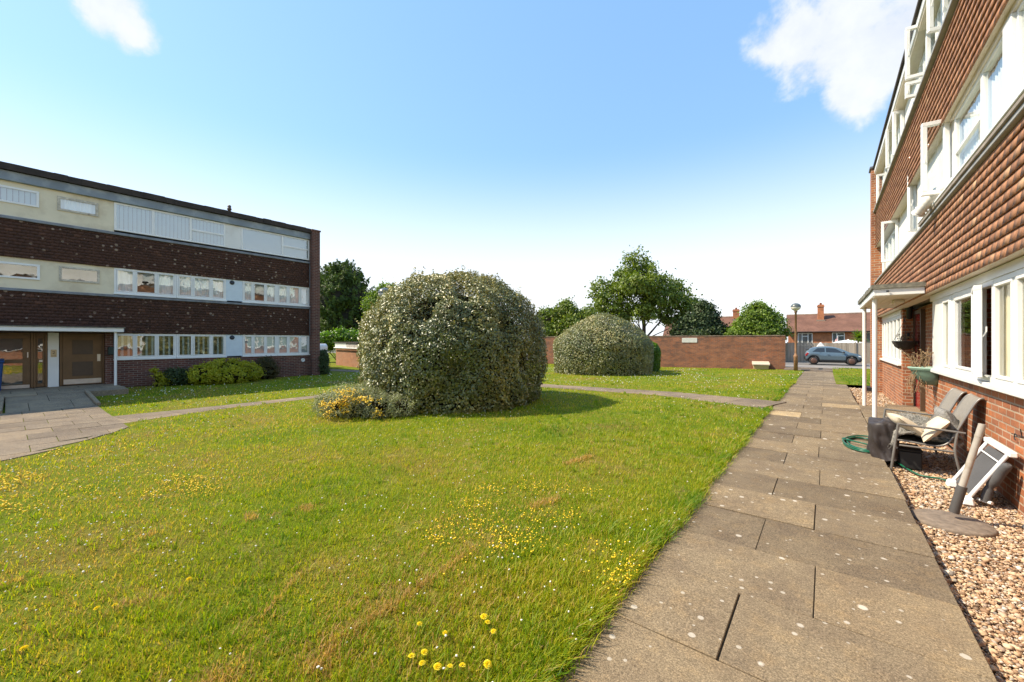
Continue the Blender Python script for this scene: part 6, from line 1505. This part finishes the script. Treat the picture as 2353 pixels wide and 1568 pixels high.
for y in (b0 - .01, b1 + .0): mb = MB(); mb.add([(1.04, y - .05, -.09), (1.13, y - .05, -.09), (1.13, y + .06, -.09), (1.04, y + .06, -.09), (1.055, y - .04, -.02), (1.12, y - .04, -.01), (1.12, y + .05, -.01), (1.055, y + .05, -.02)], [(0,3,2,1), (4,5,6,7), (0,1,5,4), (1,2,6,5), (2,3,7,6), (3,0,4,7)]); mb.build('foot', M_upvc, fc, bevel=.012)
mb = MB(); mb.tube([lean(.80, b0 + .01, .004), lean(.80, b1 - .01, .004)], .008, 8); mb.build('cross_bar', M_upvc, fc)
fb_ = thing('rolled_cover', 'dark grey rolled padding slumped in the shadow behind the folded recliner', 'cover', (1.3, 5.75, GZ)); mb = MB(); mb.tube(smooth_path([(1.21, 5.84, -.04), (1.235, 5.83, .10), (1.275, 5.80, .20), (1.30, 5.77, .28), (1.33, 5.72, .36)]), [.034, .035, .036, .036, .035, .034, .028, .032, .038, .04, .041, .042, .042, .041, .04, .039, .038, .038, .037, .037, .036, .035, .033, .03, .018], 12); mb.build('padding', M_gf, fb_)
mb = MB(); mb.tube([(1.17, 5.88, -.045), (1.245, 5.80, -.045)], .016, 10); mb.build('end_cap', M_upvc, fb_)
# flexible vent hose hanging out of a first floor window
du = thing('vent_hose', 'white ribbed flexible hose poking out over the first floor sill', 'hose', (1.2, 8.6, 3.55)); cpts = smooth_path([(1.42, 7.86, 3.66), (1.33, 7.96, 3.635), (1.23, 8.10, 3.58), (1.14, 8.24, 3.48), (1.075, 8.33, 3.385)], 6); rad = [.068 + .009 * (1 if i % 2 else -1) for i in range(len(cpts))]
mb = MB(); mb.tube(cpts, rad, 18, cap=False); o_ = mb.build('duct', plain('white_hose', (.78, .75, .70), .5, var=.04), du); mb = MB(); mb.tube([cpts[-1], cpts[-1].lerp(cpts[-2], -.9)], [.080, .080], 18); mb.build('collar', M_upvc, du)
# hanging basket and wall trough with withered plants
M_coco = plain('dark_coir', (.05, .042, .032), .95, var=.5, scale=40, bump=1.5, bscale=60); M_dry = leafmat('withered_leaf', (.16, .10, .05), (.28, .18, .09), (.40, .28, .16), gloss=.8, trans=.2)
hb_ = thing('hanging_basket', 'dark coir hanging basket with withered plant under the porch roof', 'hanging basket', (1.41, 12.62, 1.30)); mb = MB(); mb.lathe([(.02, -.20), (.10, -.185), (.17, -.12), (.21, -.02), (.215, .0), (.19, .0), (.15, -.03), (.02, -.035)], (1.41, 12.62, 1.50), 20); mb.build('bowl', M_coco, hb_)
mb = MB()
for a in (.5, 2.6, 4.7): mb.tube([(1.41 + .2 * math.cos(a), 12.62 + .2 * math.sin(a), 1.50), (1.41, 12.62, 1.98)], .004, 5)
mb.tube(smooth_path([(1.41, 12.62, 1.98), (1.42, 12.70, 2.04), (1.45, 12.95, 2.05)]), .008, 6); mb.build('chain', M_black, hb_)
def withered(par, c, n, rx, ry, h, seed, hang=0.0, lf=7):
    rg = np.random.default_rng(seed); mb = MB(); P = []
    for i in range(n):
        s = Vector((c[0] + rg.normal(0, rx * .4), c[1] + rg.normal(0, ry * .4), c[2])); e = s + Vector((rg.normal(0, rx), rg.normal(0, ry), (h if not hang or rg.uniform() > .6 else -hang) * rg.uniform(.4, 1.0))); m_ = s.lerp(e, .5) + Vector((rg.normal(0, .03), rg.normal(0, .03), .05)); pth = smooth_path([s, m_, e], 4); mb.tube(pth, [.0035] * len(pth), 4, cap=False)
        for _ in range(lf): P.append(np.array(pth[rg.integers(2, len(pth))]) + rg.normal(0, .012, 3))
    mb.build('stems', plain('dry_stem', (.30, .20, .11), .9, var=.3), par); P = np.array(P); leaves_obj('leaves', P, np.tile([[0, 0, 1.0]], (len(P), 1)), .035, .016, M_dry, par, spread=1.5, rg=rg)
withered(hb_, (1.38, 12.60, 1.49), 16, .07, .06, .17, 3)
tr_ = thing('wall_planter', 'pale green half round wall planter with dead trailing stems by the red door', 'planter', (1.27, 9.45, .9)); mb = MB(); n = 18; V = []
for (r, z) in ((.185, .10), (.165, .07), (.15, .0), (.12, -.09), (.08, -.16)):
    for k in range(n + 1): a = math.pi * k / n; V.append((1.415 - r * 1.75 * math.sin(a), 9.38 + r * 1.25 * math.cos(a), .955 + z))
mb.add(V, [(i*(n+1)+k, i*(n+1)+k+1, (i+1)*(n+1)+k+1, (i+1)*(n+1)+k) for i in range(4) for k in range(n)] + [tuple(4*(n+1) + k for k in range(n + 1))], smooth=True); o_ = mb.build('trough', plain('verdigris_green', (.15, .235, .17), .7, var=.2, scale=14), tr_); o_.modifiers.new('thick', 'SOLIDIFY').thickness = .012
mb = MB(); mb.tube([(1.415 - .185 * 1.75 * math.sin(math.pi * k / 16), 9.38 + .185 * 1.25 * math.cos(math.pi * k / 16), 1.058) for k in range(17)], .013, 8); mb.build('rim', plain('verdigris_rim', (.28, .42, .33), .6), tr_)
mb = MB(); mb.add([(1.415 - .17 * 1.75 * math.sin(math.pi * k / 16), 9.38 + .17 * 1.25 * math.cos(math.pi * k / 16), 1.0) for k in range(17)], [tuple(range(17))]); mb.build('soil', M_soil, tr_)
withered(tr_, (1.22, 9.36, 1.02), 60, .10, .12, .40, 5, .40, 5)
# small wire hooks on the wall above the recliner
hk = thing('wall_hook', 'thin black wire hook ornament on the brick wall above the recliner', 'hook', (1.41, 5.75, .62)); mb = MB(); mb.tube([(1.42, 5.55, .64), (1.40, 5.95, .615)], .004, 5); mb.tube([(1.40 - .0, 5.86 + .03 * math.cos(a), .60 + .03 * math.sin(a)) for a in np.linspace(-2, 3, 12)], .004, 5); mb.tube([(1.42, 5.78, .61), (1.41, 5.78, .69)], .004, 5); mb.build('wire', M_black, hk)
# bent wire plant support on the porch paving
ws = thing('wire_hoop', 'bent black wire hoop standing on the porch paving by the bench', 'wire hoop', (1.1, 9.6, 0)); mb = MB(); mb.tube(smooth_path([(1.0, 9.75, .0), (.98, 9.8, .14), (1.06, 9.75, .19), (1.22, 9.6, .12), (1.30, 9.5, .02)]), .006, 6); mb.build('wire', M_black, ws)
dr_ = thing('drain_hopper', 'small black drain box at the foot of the far pier', 'drain', (1.15, 17.2, -.06)); mb = MB(); mb.box(.98, 1.16, 17.0, 17.24, -.10, .02); mb.build('box', M_black, dr_, bevel=.01); mb = MB(); mb.box(1.0, 1.14, 17.02, 17.22, .021, .032); mb.build('grate', M_clad, dr_)
